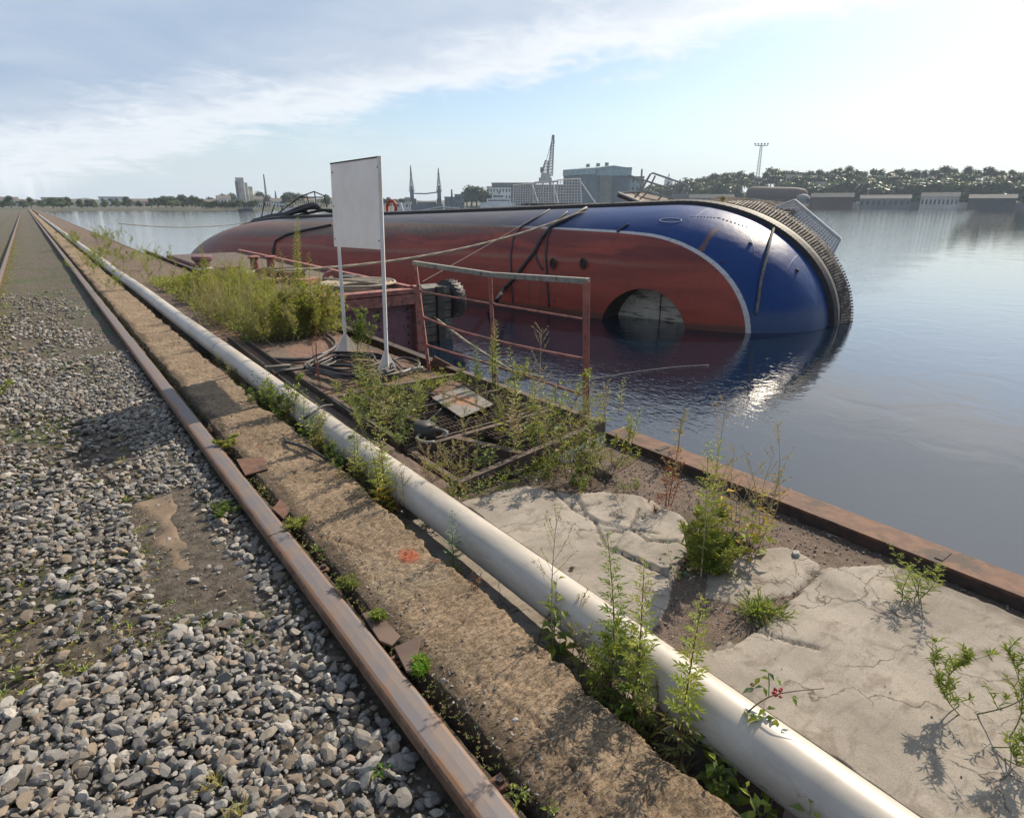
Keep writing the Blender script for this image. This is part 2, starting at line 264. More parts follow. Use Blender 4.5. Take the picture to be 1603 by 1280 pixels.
a = t.add('ShaderNodeAttribute', attribute_name='Col'); n1 = t.noise(v, 70, 6, 0.7); n2 = t.noise(v, 320, 3, 0.6)
c = t.mix(t.math('MULTIPLY', t.step(n1, 0.4, 0.66), 0.45), a.outputs['Color'], (0.11, 0.10, 0.095)); c = t.mix(t.math('MULTIPLY', t.step(n2, 0.56, 0.7), 0.35), c, (0.34, 0.33, 0.31))
t.link(c, b.inputs['Base Color']); b.inputs['Roughness'].default_value = 0.8; bump(t, b, n1, 0.5, 0.004)

# ------------------------------------------------------------------ mesh helpers
class MB:
    def __init__(s): s.v = []; s.f = []; s.c = []
    def box(s, c, size, rot=None, col=None):
        c = Vector(c); hx, hy, hz = size[0] / 2, size[1] / 2, size[2] / 2; k = len(s.v)
        for dx in (-hx, hx):
            for dy in (-hy, hy):
                for dz in (-hz, hz):
                    p = Vector((dx, dy, dz)); p = rot @ p if rot is not None else p; s.v.append(tuple(c + p)); s.c.append(col)
        for q in ((0, 1, 3, 2), (4, 6, 7, 5), (0, 4, 5, 1), (2, 3, 7, 6), (0, 2, 6, 4), (1, 5, 7, 3)): s.f.append(tuple(k + i for i in q))
        return s
    def beam(s, p, q, wd, ht, up=Vector((0, 0, 1)), col=None):
        p = Vector(p); q = Vector(q); d = (q - p); L = d.length; d.normalize(); side = d.cross(up)
        if side.length < 1e-4: side = d.cross(Vector((0, 1, 0)))
        side.normalize(); u = side.cross(d); rot = Matrix((d, side, u)).transposed(); return s.box((p + q) / 2, (L, wd, ht), rot, col)
    def tube(s, pts, r, n=8, col=None, cap=True):
        pts = [Vector(p) for p in pts]; N = len(pts); rs = r if isinstance(r, (list, tuple)) else [r] * N
        k0 = len(s.v); prev = None
        for i, p in enumerate(pts):
            d = (pts[min(i + 1, N - 1)] - pts[max(i - 1, 0)])
            if d.length < 1e-9: d = Vector((0, 0, 1))
            d.normalize()
            if prev is None:
                a = d.cross(Vector((0, 0, 1)));
                if a.length < 0.05: a = d.cross(Vector((1, 0, 0)))
            else: a = prev - d * prev.dot(d)
            a.normalize(); prev = a; bb = d.cross(a)
            for j in range(n):
                th = 2 * math.pi * j / n; s.v.append(tuple(p + (a * math.cos(th) + bb * math.sin(th)) * rs[i])); s.c.append(col)
        for i in range(N - 1):
            for j in range(n):
                a0 = k0 + i * n + j; a1 = k0 + i * n + (j + 1) % n; s.f.append((a0, a1, a1 + n, a0 + n))
        if cap and n > 2: s.f.append(tuple(k0 + j for j in range(n))[::-1]); s.f.append(tuple(k0 + (N - 1) * n + j for j in range(n)))
        return s
    def lathe(s, c, prof, n=20, axis='Z', col=None, rot=None):
        c = Vector(c); k0 = len(s.v)
        for (r, h) in prof:
            for j in range(n):
                th = 2 * math.pi * j / n; p = Vector((r * math.cos(th), r * math.sin(th), h))
                if rot is not None: p = rot @ p
                s.v.append(tuple(c + p)); s.c.append(col)
        for i in range(len(prof) - 1):
            for j in range(n):
                a0 = k0 + i * n + j; a1 = k0 + i * n + (j + 1) % n; s.f.append((a0, a1, a1 + n, a0 + n))
        s.f.append(tuple(k0 + j for j in range(n))[::-1]); s.f.append(tuple(k0 + (len(prof) - 1) * n + j for j in range(n))); return s
    def prism(s, poly, z0, z1, col=None):
        k = len(s.v); n = len(poly)
        for z in (z0, z1):
            for p in poly: s.v.append((p[0], p[1], z)); s.c.append(col)
        s.f.append(tuple(k + i for i in range(n))[::-1]); s.f.append(tuple(k + n + i for i in range(n)))
        for i in range(n): s.f.append((k + i, k + (i + 1) % n, k + n + (i + 1) % n, k + n + i))
        return s
    def quad(s, a, b, c, d, col=None):
        k = len(s.v); s.v += [tuple(a), tuple(b), tuple(c), tuple(d)]; s.c += [col] * 4; s.f.append((k, k + 1, k + 2, k + 3)); return s
    def leaf(s, p, d, up, L, W, cl, droop=0.15):
        side = d.cross(up)
        if side.length < 1e-3: side = d.cross(Vector((1, 0, 0.1)))
        side.normalize(); u = side.cross(d); k = len(s.v)
        mid = p + d * (L * 0.45)
        s.v += [tuple(p), tuple(mid + side * W * .5 + u * W * .15), tuple(p + d * L - u * L * droop), tuple(mid - side * W * .5 + u * W * .15), tuple(mid - u * L * droop * 0.3)]
        s.c += [cl] * 5; s.f += [(k, k + 4, k + 2, k + 1), (k, k + 3, k + 2, k + 4)]
    def build(s, name, mat, parent=None, origin=None, local=False, smooth=False, bevel=0.0):
        me = bpy.data.meshes.new(name); vs = s.v
        root = parent
        while root is not None and root.parent is not None: root = root.parent
        if root is not None and not local:
            inv = ROOTM[root.name].inverted(); vs = [tuple(inv @ Vector(p)) for p in vs]
        elif origin is not None:
            o = Vector(origin); vs = [(p[0] - o.x, p[1] - o.y, p[2] - o.z) for p in vs]
        me.from_pydata(vs, [], s.f); me.update()
        if any(c is not None for c in s.c):
            ca = me.color_attributes.new('Col', 'FLOAT_COLOR', 'POINT')
            arr = np.ones((len(vs), 4), np.float32)
            for i, c in enumerate(s.c):
                if c is not None: arr[i, :3] = c
            ca.data.foreach_set('color', arr.ravel())
        ob = bpy.data.objects.new(name, me); col.objects.link(ob)
        if mat is not None: me.materials.append(M[mat] if isinstance(mat, str) else mat)
        if smooth: me.polygons.foreach_set('use_smooth', [True] * len(me.polygons))
        if parent is not None: ob.parent = parent
        elif origin is not None: ob.location = origin
        if bevel: md = ob.modifiers.new('bevel', 'BEVEL'); md.width = bevel; md.segments = 2; md.limit_method = 'ANGLE'
        return ob
ROOTM = {}
def tag(o, label=None, cat=None, group=None, kind=None):
    if label: o['label'] = label
    if cat: o['category'] = cat
    if group: o['group'] = group
    if kind: o['kind'] = kind
    return o
def thing(name, loc, label, cat, group=None, rotz=0.0):
    o = bpy.data.objects.new(name, None); col.objects.link(o); o.location = loc; o.rotation_euler = (0, 0, rotz); o.empty_display_size = 0.2
    ROOTM[o.name] = Matrix.Translation(Vector(loc)) @ Matrix.Rotation(rotz, 4, 'Z'); return tag(o, label, cat, group)
def copy_tree(o, loc, rotz=0.0, scale=1.0, label=None):
    c = o.copy(); col.objects.link(c); c.location = loc; c.rotation_euler = (0, 0, rotz); c.scale = (scale,) * 3
    if label: c['label'] = label
    for ch in o.children:
        d = ch.copy(); col.objects.link(d); d.parent = c
    return c
def lerp(a, b, t): return Vector(a) * (1 - t) + Vector(b) * t
def curve(pts, n=10):
    """Catmull-Rom through points"""
    P = [Vector(p) for p in pts]; P = [P[0] * 2 - P[1]] + P + [P[-1] * 2 - P[-2]]; out = []
    for i in range(1, len(P) - 2):
        for k in range(n):
            t = k / n; a, b, c, d = P[i - 1], P[i], P[i + 1], P[i + 2]
            out.append(0.5 * ((2 * b) + (c - a) * t + (2 * a - 5 * b + 4 * c - d) * t * t + (3 * b - a - 3 * c + d) * t ** 3))
    out.append(P[-2]); return out
def sag(a, b, s, n=24):
    return [lerp(a, b, i / n) - Vector((0, 0, s * 4 * (i / n) * (1 - i / n))) for i in range(n + 1)]

# smooth value noise on arrays
rs = np.random.RandomState(3); TAB = rs.rand(256, 256)
def vn(x, y):
    xi = np.floor(x).astype(int); yi = np.floor(y).astype(int); fx = x - xi; fy = y - yi; fx = fx * fx * (3 - 2 * fx); fy = fy * fy * (3 - 2 * fy)
    g = lambda a, b: TAB[a % 256, b % 256]
    return (g(xi, yi) * (1 - fx) + g(xi + 1, yi) * fx) * (1 - fy) + (g(xi, yi + 1) * (1 - fx) + g(xi + 1, yi + 1) * fx) * fy
def fbm(x, y, o=5, g=0.5):
    s = 0; a = 1; t = 0
    for i in range(o): s = s + a * vn(x * 2 ** i + 17.3 * i, y * 2 ** i + 5.1 * i); t += a; a *= g
    return s / t
def inside(X, Y, poly):
    r = np.zeros(X.shape, bool); n = len(poly)
    for i in range(n):
        x1, y1 = poly[i]; x2, y2 = poly[(i + 1) % n]
        if y1 == y2: continue
        c = ((y1 > Y) != (y2 > Y)) & (X < (x2 - x1) * (Y - y1) / (y2 - y1) + x1); r ^= c
    return r
def seg_dist(X, Y, pts):
    d = np.full(X.shape, 1e9)
    for (x1, y1), (x2, y2) in zip(pts[:-1], pts[1:]):
        L = (x2 - x1) ** 2 + (y2 - y1) ** 2; t = np.clip(((X - x1) * (x2 - x1) + (Y - y1) * (y2 - y1)) / L, 0, 1)
        d = np.minimum(d, np.hypot(X - x1 - t * (x2 - x1), Y - y1 - t * (y2 - y1)))
    return d
def grid(name, X, Y, Z, mat, colr=None, smooth=True, kind='structure', origin=(0, 0, 0)):
    ny, nx = X.shape; v = np.stack([X - origin[0], Y - origin[1], Z - origin[2]], -1).reshape(-1, 3)
    idx = np.arange(nx * ny).reshape(ny, nx); f = np.stack([idx[:-1, :-1], idx[:-1, 1:], idx[1:, 1:], idx[1:, :-1]], -1).reshape(-1, 4)
    me = bpy.data.meshes.new(name); me.from_pydata(v.tolist(), [], f.tolist()); me.update()
    if colr is not None:
        ca = me.color_attributes.new('Col', 'FLOAT_COLOR', 'POINT'); a = np.ones((nx * ny, 4), np.float32); a[:, :3] = colr.reshape(-1, 3); ca.data.foreach_set('color', a.ravel())
    if smooth: me.polygons.foreach_set('use_smooth', [True] * len(me.polygons))
    ob = bpy.data.objects.new(name, me); col.objects.link(ob); ob.location = origin; me.materials.append(M[mat]); tag(ob, kind=kind); return ob
def ylist(y0, y1, k=0.006, mn=0.012):
    out = [y0]
    while out[-1] < y1: out.append(out[-1] + max(mn, k * abs(out[-1])))
    return np.array(out)

# ================================================================== large structure
WZ = -1.2
wp = MB(); wp.quad((-3000, -3000, WZ), (3000, -3000, WZ), (3000, 3000, WZ), (-3000, 3000, WZ)); tag(wp.build('water', 'water'), kind='structure')

# ground on the land side, rail bed included
xs = np.concatenate([-np.geomspace(320, 1.6, 60), np.arange(-1.55, 0.845, 0.03)]); ys = ylist(-3, 250, 0.012, 0.03)
X, Y = np.meshgrid(xs, ys)
Z = -0.17 + 0.05 * (fbm(X * 1.3, Y * 1.3) - 0.5) + 0.02 * (fbm(X * 9, Y * 9, 4) - 0.5)
Z = np.where(X < -2, Z - 0.05 + 0.6 * (fbm(X * .05, Y * .05, 3) - 0.4) * np.clip((-X - 4) / 30, 0, 1), Z)
Z = Z + 0.04 + 0.035 * np.clip((X - 0.0) / 0.65, 0, 1) + 0.055 * np.clip((X - 0.76) / 0.03, 0, 1)
grid('ground', X, Y, Z, 'soil')
# firmer sandy patch beside the rail
xs = np.arange(-0.1, 0.62, 0.015); ys = np.arange(2.55, 4.4, 0.015); X, Y = np.meshgrid(xs, ys)
edge = np.minimum.reduce([(Y - 2.62 - 0.22 * fbm(X * 3, Y * 0 + 2.2)), 0.56 - X - 0.1 * fbm(X * 0, Y * 4) + 0.05, 4.3 - Y, X - 0.0 - 0.2 * fbm(X * 0, Y * 2)])
Z = -0.20 + np.clip((edge - 0.4 * (fbm(X * 1.7, Y * 1.7, 5) - 0.42)) * 0.5, 0, 0.10) + 0.022 * (fbm(X * 7, Y * 7) - 0.5)
grid('dirt_path', X, Y, Z, 'sand')

# concrete strip between rail and trench
ys = ylist(-2, 250, 0.005, 0.011); u = np.linspace(0, 1, 46); U, Y = np.meshgrid(u, ys)
wob = lambda y, s, a: a * (fbm(y * s, y * 0 + 3.7, 5, 0.62) - 0.5)
xr = 1.315 + wob(Y, 2.1, 0.11) + wob(Y + 50, 7, 0.09) + wob(Y + 20, 30, 0.03) - 0.05 * np.clip((2.2 - Y) / 2, -0.3, 1) * 0.7
xr = np.where((Y > 4.2) & (Y < 4.8), xr + 0.03, xr)
xl = 0.86 + wob(Y + 90, 2.2, 0.07)
ut = np.clip((U - 0.10) / 0.80, 0, 1); Xs = xl + (xr - xl) * ut
Z = 0.0 + 0.014 * (fbm(Xs * 3, Y * 3, 4) - 0.5) + 0.020 * (fbm(Xs * 20, Y * 20, 5, 0.72) - 0.5)
cr = [[(1.02, 1.0), (1.05, 1.25), (0.98, 1.5), (1.0, 1.62)], [(0.90, 2.9), (1.0, 2.7), (1.1, 2.45), (1.22, 2.3)], [(0.88, 5.0), (1.05, 4.75), (1.3, 4.6)], [(1.3, 4.95), (1.0, 5.3), (0.87, 5.35)], [(0.9, 7.2), (1.3, 6.9)], [(1.02, 1.0), (0.95, 0.8), (1.0, 0.5)]]
jx = 0.03 * (fbm(Xs * 12, Y * 12) - 0.5); jy = 0.03 * (fbm(Xs * 12 + 9, Y * 12) - 0.5)
cd = np.minimum.reduce([seg_dist(Xs + jx, Y + jy, c) for c in cr]); Z -= 0.016 * np.exp(-(cd / 0.006) ** 2)
pits = np.clip(fbm(Xs * 38, Y * 38, 3) - 0.62, 0, 1); Z -= pits * 0.07
eb = np.clip((xr - Xs) / 0.03, 0, 1); Z -= 0.014 * (1 - eb) ** 2 * (0.5 + fbm(Xs * 8, Y * 8))
Xs = np.where(U < 0.10, xl - 0.05 * (0.10 - U) / 0.10, Xs); Z = np.where(U < 0.10, -0.005 - 0.25 * (0.10 - U) / 0.10, Z)
Xs = np.where(U > 0.90, xr + 0.012 * np.sin((U - 0.9) * 60) + 0.03 * (fbm(U * 9, Y * 6) - 0.5), Xs); Z = np.where(U > 0.90, Z - 0.36 * (U - 0.90) / 0.10, Z)
C = np.zeros(X.shape if False else Xs.shape + (3,))
rd = np.hypot((Xs - 1.19) / 0.085, (Y - 2.42) / 0.10); C[..., 0] = np.clip(1.3 - rd, 0, 1)
rd2 = np.hypot((Xs - 1.27) / 0.05, (Y - 2.30) / 0.06); rd3 = np.hypot((Xs - 1.02) / 0.06, (Y - 4.35) / 0.16); C[..., 0] = np.maximum(C[..., 0], np.maximum(np.clip(1 - rd2, 0, .6), np.clip(0.9 - rd3, 0, .6)))
C[..., 1] = np.clip(1 - (Xs - 0.86 - 0.16 * (fbm(Xs * 5 + 4, Y * 3.1, 4) - 0.30)) / 0.05, 0, 1) * (0.5 + 0.5 * fbm(Xs * 6, Y * 6))
lowc = np.clip((1.62 - Y) * 3, 0, 1) * np.clip(1 - (Xs - 0.98 - 0.06 * fbm(Xs * 6, Y * 6)) / 0.05, 0, 1); C[..., 1] = np.maximum(C[..., 1], 0.45 * lowc * fbm(Xs * 9, Y * 9)); Z -= 0.008 * lowc
grid('concrete_strip', Xs, Y, Z, 'strip', C)

# trench floor with the narrow ledge in it
xs = np.linspace(1.22, 1.72, 60); ys = ylist(-2, 60, 0.01, 0.02); X, Y = np.meshgrid(xs, ys)
Z = -0.30 + 0.05 * (fbm(X * 5, Y * 5) - 0.5); lx = X - 0.02 * (fbm(Y * 3, Y * 0) - 0.5)
led = (X < 1.60) & (Y > 1.16 + .03 * np.sin(X * 40)) & (Y < 3.1); Z = np.where(led, -0.135 + 0.006 * (fbm(X * 20, Y * 20) - 0.5) - 0.02 * (X < 1.40), Z)
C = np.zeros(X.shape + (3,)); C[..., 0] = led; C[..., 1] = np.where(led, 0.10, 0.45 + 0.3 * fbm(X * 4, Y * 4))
grid('trench_floor', X, Y, Z, 'quay', C)

# quay surface right of the pipe
xs = np.concatenate([[1.60, 1.64, 1.67, 1.68, 1.687, 1.694, 1.70, 1.706], np.arange(1.715, 3.10, 0.0125)]); ys = ylist(-2.2, 250, 0.0055, 0.012); X, Y = np.meshgrid(xs, ys)
wx = X + 0.035 * (fbm(X * 9, Y * 9, 5, 0.65) - 0.5); wy = Y + 0.035 * (fbm(X * 6 + 30, Y * 6, 5, 0.6) - 0.5)
S1 = [(1.5, 2.78), (2.0, 2.76), (2.15, 2.70), (2.29, 2.44), (2.50, 2.34), (2.62, 2.10), (2.56, 1.79), (2.36, 1.62), (2.2, 1.57), (2.07, 1.5), (1.95, 1.42), (1.74, 1.335), (1.5, 1.33)]
S2 = [(1.5, 1.14), (1.70, 1.15), (1.81, 1.11), (2.0, 1.06), (2.38, 1.09), (2.72, 1.13), (3.02, 0.95), (3.05, -2.5), (1.5, -2.5)]
S3 = [(2.08, 1.33), (2.24, 1.44), (2.62, 1.42), (2.76, 1.35), (2.74, 1.14), (2.40, 1.105), (2.16, 1.20)]
mk_ = inside(wx, wy, S1) | inside(wx, wy, S2) | inside(wx, wy, S3)
soft = mk_.astype(float)
for _ in range(1): soft[1:-1, 1:-1] = (soft[1:-1, 1:-1] * 2 + soft[:-2, 1:-1] + soft[2:, 1:-1] + soft[1:-1, :-2] + soft[1:-1, 2:]) / 6
Z = -0.014 + 0.02 * (fbm(X * 4, Y * 4) - 0.5) + 0.016 * (fbm(X * 30, Y * 30, 3) - 0.5); Zs = 0.006 * (fbm(X * 3, Y * 3) - 0.5) + 0.004 * (fbm(X * 25, Y * 25, 4) - 0.5)
Z = Z * (1 - soft) + Zs * soft
P2 = lambda pts: [tuple(at(a, b, 0)[:2]) for a, b in pts]
crk = [P2([(935, 850), (975, 868), (1010, 885), (1050, 905)]), P2([(900, 800), (930, 815), (945, 850)]), P2([(1110, 1018), (1150, 1005), (1185, 980), (1240, 935), (1283, 895)]), P2([(1000, 800), (985, 830), (1015, 850), (1060, 850)]), P2([(945, 830), (1000, 833), (1030, 838)]), P2([(1180, 985), (1240, 1003), (1283, 1015)]), P2([(860, 760), (900, 800), (940, 790)])]
jx = 0.02 * (fbm(X * 14, Y * 14) - 0.5); jy = 0.02 * (fbm(X * 14 + 5, Y * 14) - 0.5)
cd = np.minimum.reduce([seg_dist(X + jx, Y + jy, c) for c in crk]); ck = np.exp(-(cd / 0.006) ** 2) * (0.6 + 0.4 * fbm(X * 5, Y * 5)); Z -= 0.03 * ck
raised = inside(wx, wy, P2([(985, 820), (1060, 800), (1085, 830), (1075, 880), (1050, 900), (960, 862)])) | inside(wx, wy, P2([(905, 775), (1000, 775), (1020, 800), (985, 830), (920, 812)]))
Z += 0.014 * raised * (0.4 + 1.2 * fbm(X * 7, Y * 7, 4))
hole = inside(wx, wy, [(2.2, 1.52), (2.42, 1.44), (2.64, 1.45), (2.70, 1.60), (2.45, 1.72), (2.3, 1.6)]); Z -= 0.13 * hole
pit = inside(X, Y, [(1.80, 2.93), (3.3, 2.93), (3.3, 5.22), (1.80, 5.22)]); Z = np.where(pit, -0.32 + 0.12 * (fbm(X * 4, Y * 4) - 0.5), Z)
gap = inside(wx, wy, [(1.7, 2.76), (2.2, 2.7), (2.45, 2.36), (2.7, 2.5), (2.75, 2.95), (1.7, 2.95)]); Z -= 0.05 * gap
Z = np.where(X < 1.697 + 0.012 * (fbm(Y * 4, Y * 0) - .5), -0.30, Z)
C = np.zeros(X.shape + (3,)); C[..., 0] = soft; C[..., 1] = np.maximum.reduce([ck, hole * 0.8, pit * 0.9, gap * 0.6 * (0.4 + fbm(X * 5, Y * 5)), np.clip((X - 2.93) / 0.1, 0, 1) * 0.55])  # shade painted into hole, pit and beam foot, besides dark cracks and dirt
C[..., 1] = np.maximum(C[..., 1], np.clip(1.0 - np.abs(X - 2.62) / 0.10, 0, 1) * (Y < 2.9) * (fbm(X * 6, Y * 3) > 0.52) * 0.45)
dd = (Y > 5.22) & (Y < 9.5) & (fbm(X * 2.0, Y * 1.4, 5) < 0.56); C[..., 2] = dd
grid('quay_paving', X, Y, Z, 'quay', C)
body = MB(); body.box((-160 + 3.30 / 2, 123.5, -1.55), (320 + 3.30, 253, 2.0)); tag(body.build('quay_wall', M['soil']), kind='structure')

# far shore land
hd = np.radians(np.linspace(-42, 92, 200)); rr_ = np.linspace(0, 1, 24)
HD, RR = np.meshgrid(hd, rr_)
PXH = CX + FPX / math.cos(PIT) * np.tan(np.clip(HD - YAW, -1.2, 1.2))
shore = 335 + 95 * 1 / (1 + np.exp(-(PXH - 570) / 30)) + 60 / (1 + np.exp(-(PXH - 730) / 20))
rad = shore + RR ** 1.5 * 900
hill = 14 / (1 + np.exp(-(PXH - 1110) / 45)) + 1.5
Z = WZ + 0.9 + hill * np.clip((rad - shore - 45) / 160, 0, 1) + 9 * fbm(PXH / 40, RR * 8, 3) * np.clip((rad - shore - 250) / 200, 0, 1)
Z[0] = WZ - 1; Z[1] = WZ + 0.9
M["shore"] = mk("shore_green", (0.05, 0.06, 0.03), (0.10, 0.095, 0.07), 0.05, 0.95, bst=0)
grid("far_shore_ground", rad * np.sin(HD), rad * np.cos(HD), Z, "shore")

# ================================================================== the capsized ship
A2 = Vector((.2554, -.9668, 0)); P0 = Vector((10.6, 15.36, 0))
SHIP = thing('capsized_ship', P0, 'capsized red and blue ship lying on its side in the dark water beyond the quay', 'ship', rotz=math.atan2(A2.y, A2.x))
PW = 2.5
def outline(u):
    L1, L2, L3 = 12.0, 18.75, 7.25; s = u * 38
    if s < L1: th = s / L1 * math.pi / 2; return -14 - 9 * math.cos(th), 3.1 * math.sin(th)
    if s < L1 + L2: return -14 + (s - L1), 3.1
    th = (s - 30.75) / L3 * math.pi / 2; return 4.75 + 4.3 * math.sin(th), 3.1 * math.cos(th)
def hp(u, t, sgn=1):
    a, b = outline(u); f = max(math.cos(t), 0.0) ** (2 / PW); nn = math.sin(t) ** (2 / PW)
    if a > 4.75: a = 4.75 + (a - 4.75) * max(0.0, 1 - nn ** 2.7) ** (1 / 2.7)
    elif a < -14: a = -14 + (a + 14) * f
    return Vector((a, 2.8 - 3.05 * nn, -1.5 + .033 * (a - 4) + sgn * b * f))
mb = MB(); NU, NTT = 190, 70
us = [i / NU for i in range(NU + 1)]
loop = [(u, 1) for u in us] + [(u, -1) for u in us[::-1][1:-1]]
for (u, sg) in loop:
    for j in range(NTT + 1): mb.v.append(tuple(hp(u, j / NTT * math.pi / 2, sg))); mb.c.append(None)
n = len(loop)
for i in range(n):
    for j in range(NTT): a = i * (NTT + 1) + j; b2 = ((i + 1) % n) * (NTT + 1) + j; mb.f.append((a, a + 1, b2 + 1, b2))
mb.f.append(tuple(i * (NTT + 1) for i in range(n))[::1])
hull = mb.build('hull', 'hull', SHIP, local=True)
bm = bmesh.new(); bm.from_mesh(hull.data); bmesh.ops.remove_doubles(bm, verts=bm.verts, dist=0.0015); bmesh.ops.dissolve_degenerate(bm, edges=bm.edges, dist=0.0005); bmesh.ops.recalc_face_normals(bm, faces=bm.faces)
from mathutils.bvhtree import BVHTree
HB = BVHTree.FromBMesh(bm); bm.to_mesh(hull.data); bm.free()
SM = ROOTM[SHIP.name]; SMI = SM.inverted()
def onhull(px, py, off=0.02):
    """point on the hull surface, in the ship's own coordinates"""
    o = SMI @ Vector((0, 0, EYE)); d = (SMI.to_3x3() @ ray(px, py)).normalized(); loc, nor, _, _ = HB.ray_cast(o, d)
    return None if loc is None else loc + (nor if nor.dot(d) < 0 else -nor) * off
# thruster tunnel cut through the bottom plating
TC = Vector((5.30, 0, -1.50)); TR = 1.16
cut = MB(); rot = Matrix.Rotation(-math.pi / 2, 3, 'X')
cut.lathe((TC.x, 0.62, TC.z), [(TR, -1.6), (TR, 0.0)], 96, rot=rot); co = cut.build('cutter', None, SHIP, local=True)
bmc = bmesh.new(); bmc.from_mesh(co.data); bmesh.ops.recalc_face_normals(bmc, faces=bmc.faces); bmc.to_mesh(co.data); bmc.free()
md = hull.modifiers.new('cut', 'BOOLEAN'); md.operation = 'DIFFERENCE'; md.object = co; md.solver = 'EXACT'
dg = bpy.context.evaluated_depsgraph_get(); dg.update(); nm = bpy.data.meshes.new_from_object(hull.evaluated_get(dg)); hull.modifiers.clear(); hull.data = nm; nm.name = 'hull'
bpy.data.objects.remove(co, do_unlink=True)
nm.polygons.foreach_set('use_smooth', [True] * len(nm.polygons))
nm.set_sharp_from_angle(angle=R(38)) if hasattr(nm, 'set_sharp_from_angle') else None
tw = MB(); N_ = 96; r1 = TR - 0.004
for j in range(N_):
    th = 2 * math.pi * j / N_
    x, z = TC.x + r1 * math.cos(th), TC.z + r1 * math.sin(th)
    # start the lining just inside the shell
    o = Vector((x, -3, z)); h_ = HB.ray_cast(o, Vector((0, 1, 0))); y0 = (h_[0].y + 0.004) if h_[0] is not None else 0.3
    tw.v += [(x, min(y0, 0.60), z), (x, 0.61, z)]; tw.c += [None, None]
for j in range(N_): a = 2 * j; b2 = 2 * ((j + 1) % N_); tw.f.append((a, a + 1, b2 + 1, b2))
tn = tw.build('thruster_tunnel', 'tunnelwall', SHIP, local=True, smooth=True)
bp = MB(); k = 48
bp.v = [(TC.x + (TR - .01) * math.cos(2 * math.pi * j / k), 0.60, TC.z + (TR - .01) * math.sin(2 * math.pi * j / k)) for j in range(k)] + [(TC.x, 0.60, TC.z)]; bp.c = [None] * (k + 1)
for j in range(k): bp.f.append((j, k, (j + 1) % k))
bk = bp.build('tunnel_plate', 'tunnelback', tn, local=True); 
sm_ = MB().beam((TC.x + 0.12, 0.585, TC.z - 0.5), (TC.x + 0.10, 0.585, TC.z + TR - .03), 0.02, 0.02); sm_.build('weld_seam', 'rust_dark', tn, local=True)

# black rubber fender round the deck edge with studs
fd = MB(); pts = []
for i in range(161):
    u = 0.16 + 0.84 * i / 160; p = hp(u, 0); pts.append((p, u))
prof = [(-0.05, -0.05), (0.09, -0.04), (0.13, 0.08), (0.12, 0.30), (0.05, 0.40), (-0.03, 0.40)]
def frame(i, P):
    a = P[max(i - 1, 0)][0]; b = P[min(i + 1, len(P) - 1)][0]; d = (b - a).normalized(); nrm = Vector((-d.z, 0, d.x)); return d, nrm if nrm.length > 0 else Vector((0, 0, 1))
wide = lambda u: 1.0 + 0.35 * max(0, min(1, (u - 0.80) / 0.12))
for i, (p, u) in enumerate(pts):
    d, nr = frame(i, pts)
    for (r_, m_) in prof:
        q = p + nr * (r_ * wide(u)) + Vector((0, 1, 0)) * (m_ * 1.3 - 0.30 * wide(u)); fd.v.append(tuple(q)); fd.c.append(None)
L = len(prof)
for i in range(len(pts) - 1):
    for j in range(L - 1): a = i * L + j; fd.f.append((a, a + 1, a + L + 1, a + L))
fen = fd.build('rubber_fender', 'rubber', SHIP, local=True)
ns_ = 0
for i in range(0, 160):
    p, u = pts[i]
    if u < 0.62: continue
    for kk in ((0, 1) if u > 0.86 else (0,)):
        q = lerp(p, pts[i + 1][0], kk * 0.5); d, nr = frame(i, pts); ns_ += 1
        if ns_ > 98: continue
        MB().box(q + nr * 0.075 * wide(u) + Vector((0, -0.30 * wide(u) - 0.01, 0)), (0.05, 0.05, 0.05)).build('stud', 'darksteel', fen, local=True)
# ribbed belt outside the fender at the bow
bt = MB(); bt2 = MB(); q_ = []
for i in range(1, 300):
    u = 0.845 + 0.155 * i / 300; p = hp(u, 0); q_.append((p, u))
for i in range(0, len(q_), 5):
    p, u = q_[i]; d, nr = frame(i, q_); wdt = min(1, (i + 5) / 40)
    a = p + nr * 0.13 + Vector((0, 0.12, 0)); b = p + nr * (0.15 + 0.17 * wdt) + Vector((0, 0.62, 0)); bt.beam(a, b, 0.045 + 0.010 * math.sin(i * 7), 0.05, up=nr)
bb_ = bt.build('ribbed_belt', 'batten', SHIP, local=True)
k0 = 0
for i in range(0, len(q_), 4):
    p, u = q_[i]; d, nr = frame(i, q_); bt2.v += [tuple(p + nr * 0.10 + Vector((0, 0.10, 0))), tuple(p + nr * (0.12 + 0.16 * min(1, (i + 5) / 40)) + Vector((0, 0.64, 0)))]; bt2.c += [None, None]
for i in range(len(bt2.v) // 2 - 1): bt2.f.append((2 * i, 2 * i + 1, 2 * i + 3, 2 * i + 2))
bt2.build('belt_backing', 'rubber', bb_, local=True)

def shp(px, py, m):
    """ship coordinates of the point seen at a pixel, on the plane local y = m"""
    o = SMI @ Vector((0, 0, EYE)); d = SMI.to_3x3() @ ray(px, py); return o + d * ((m - o.y) / d.y)
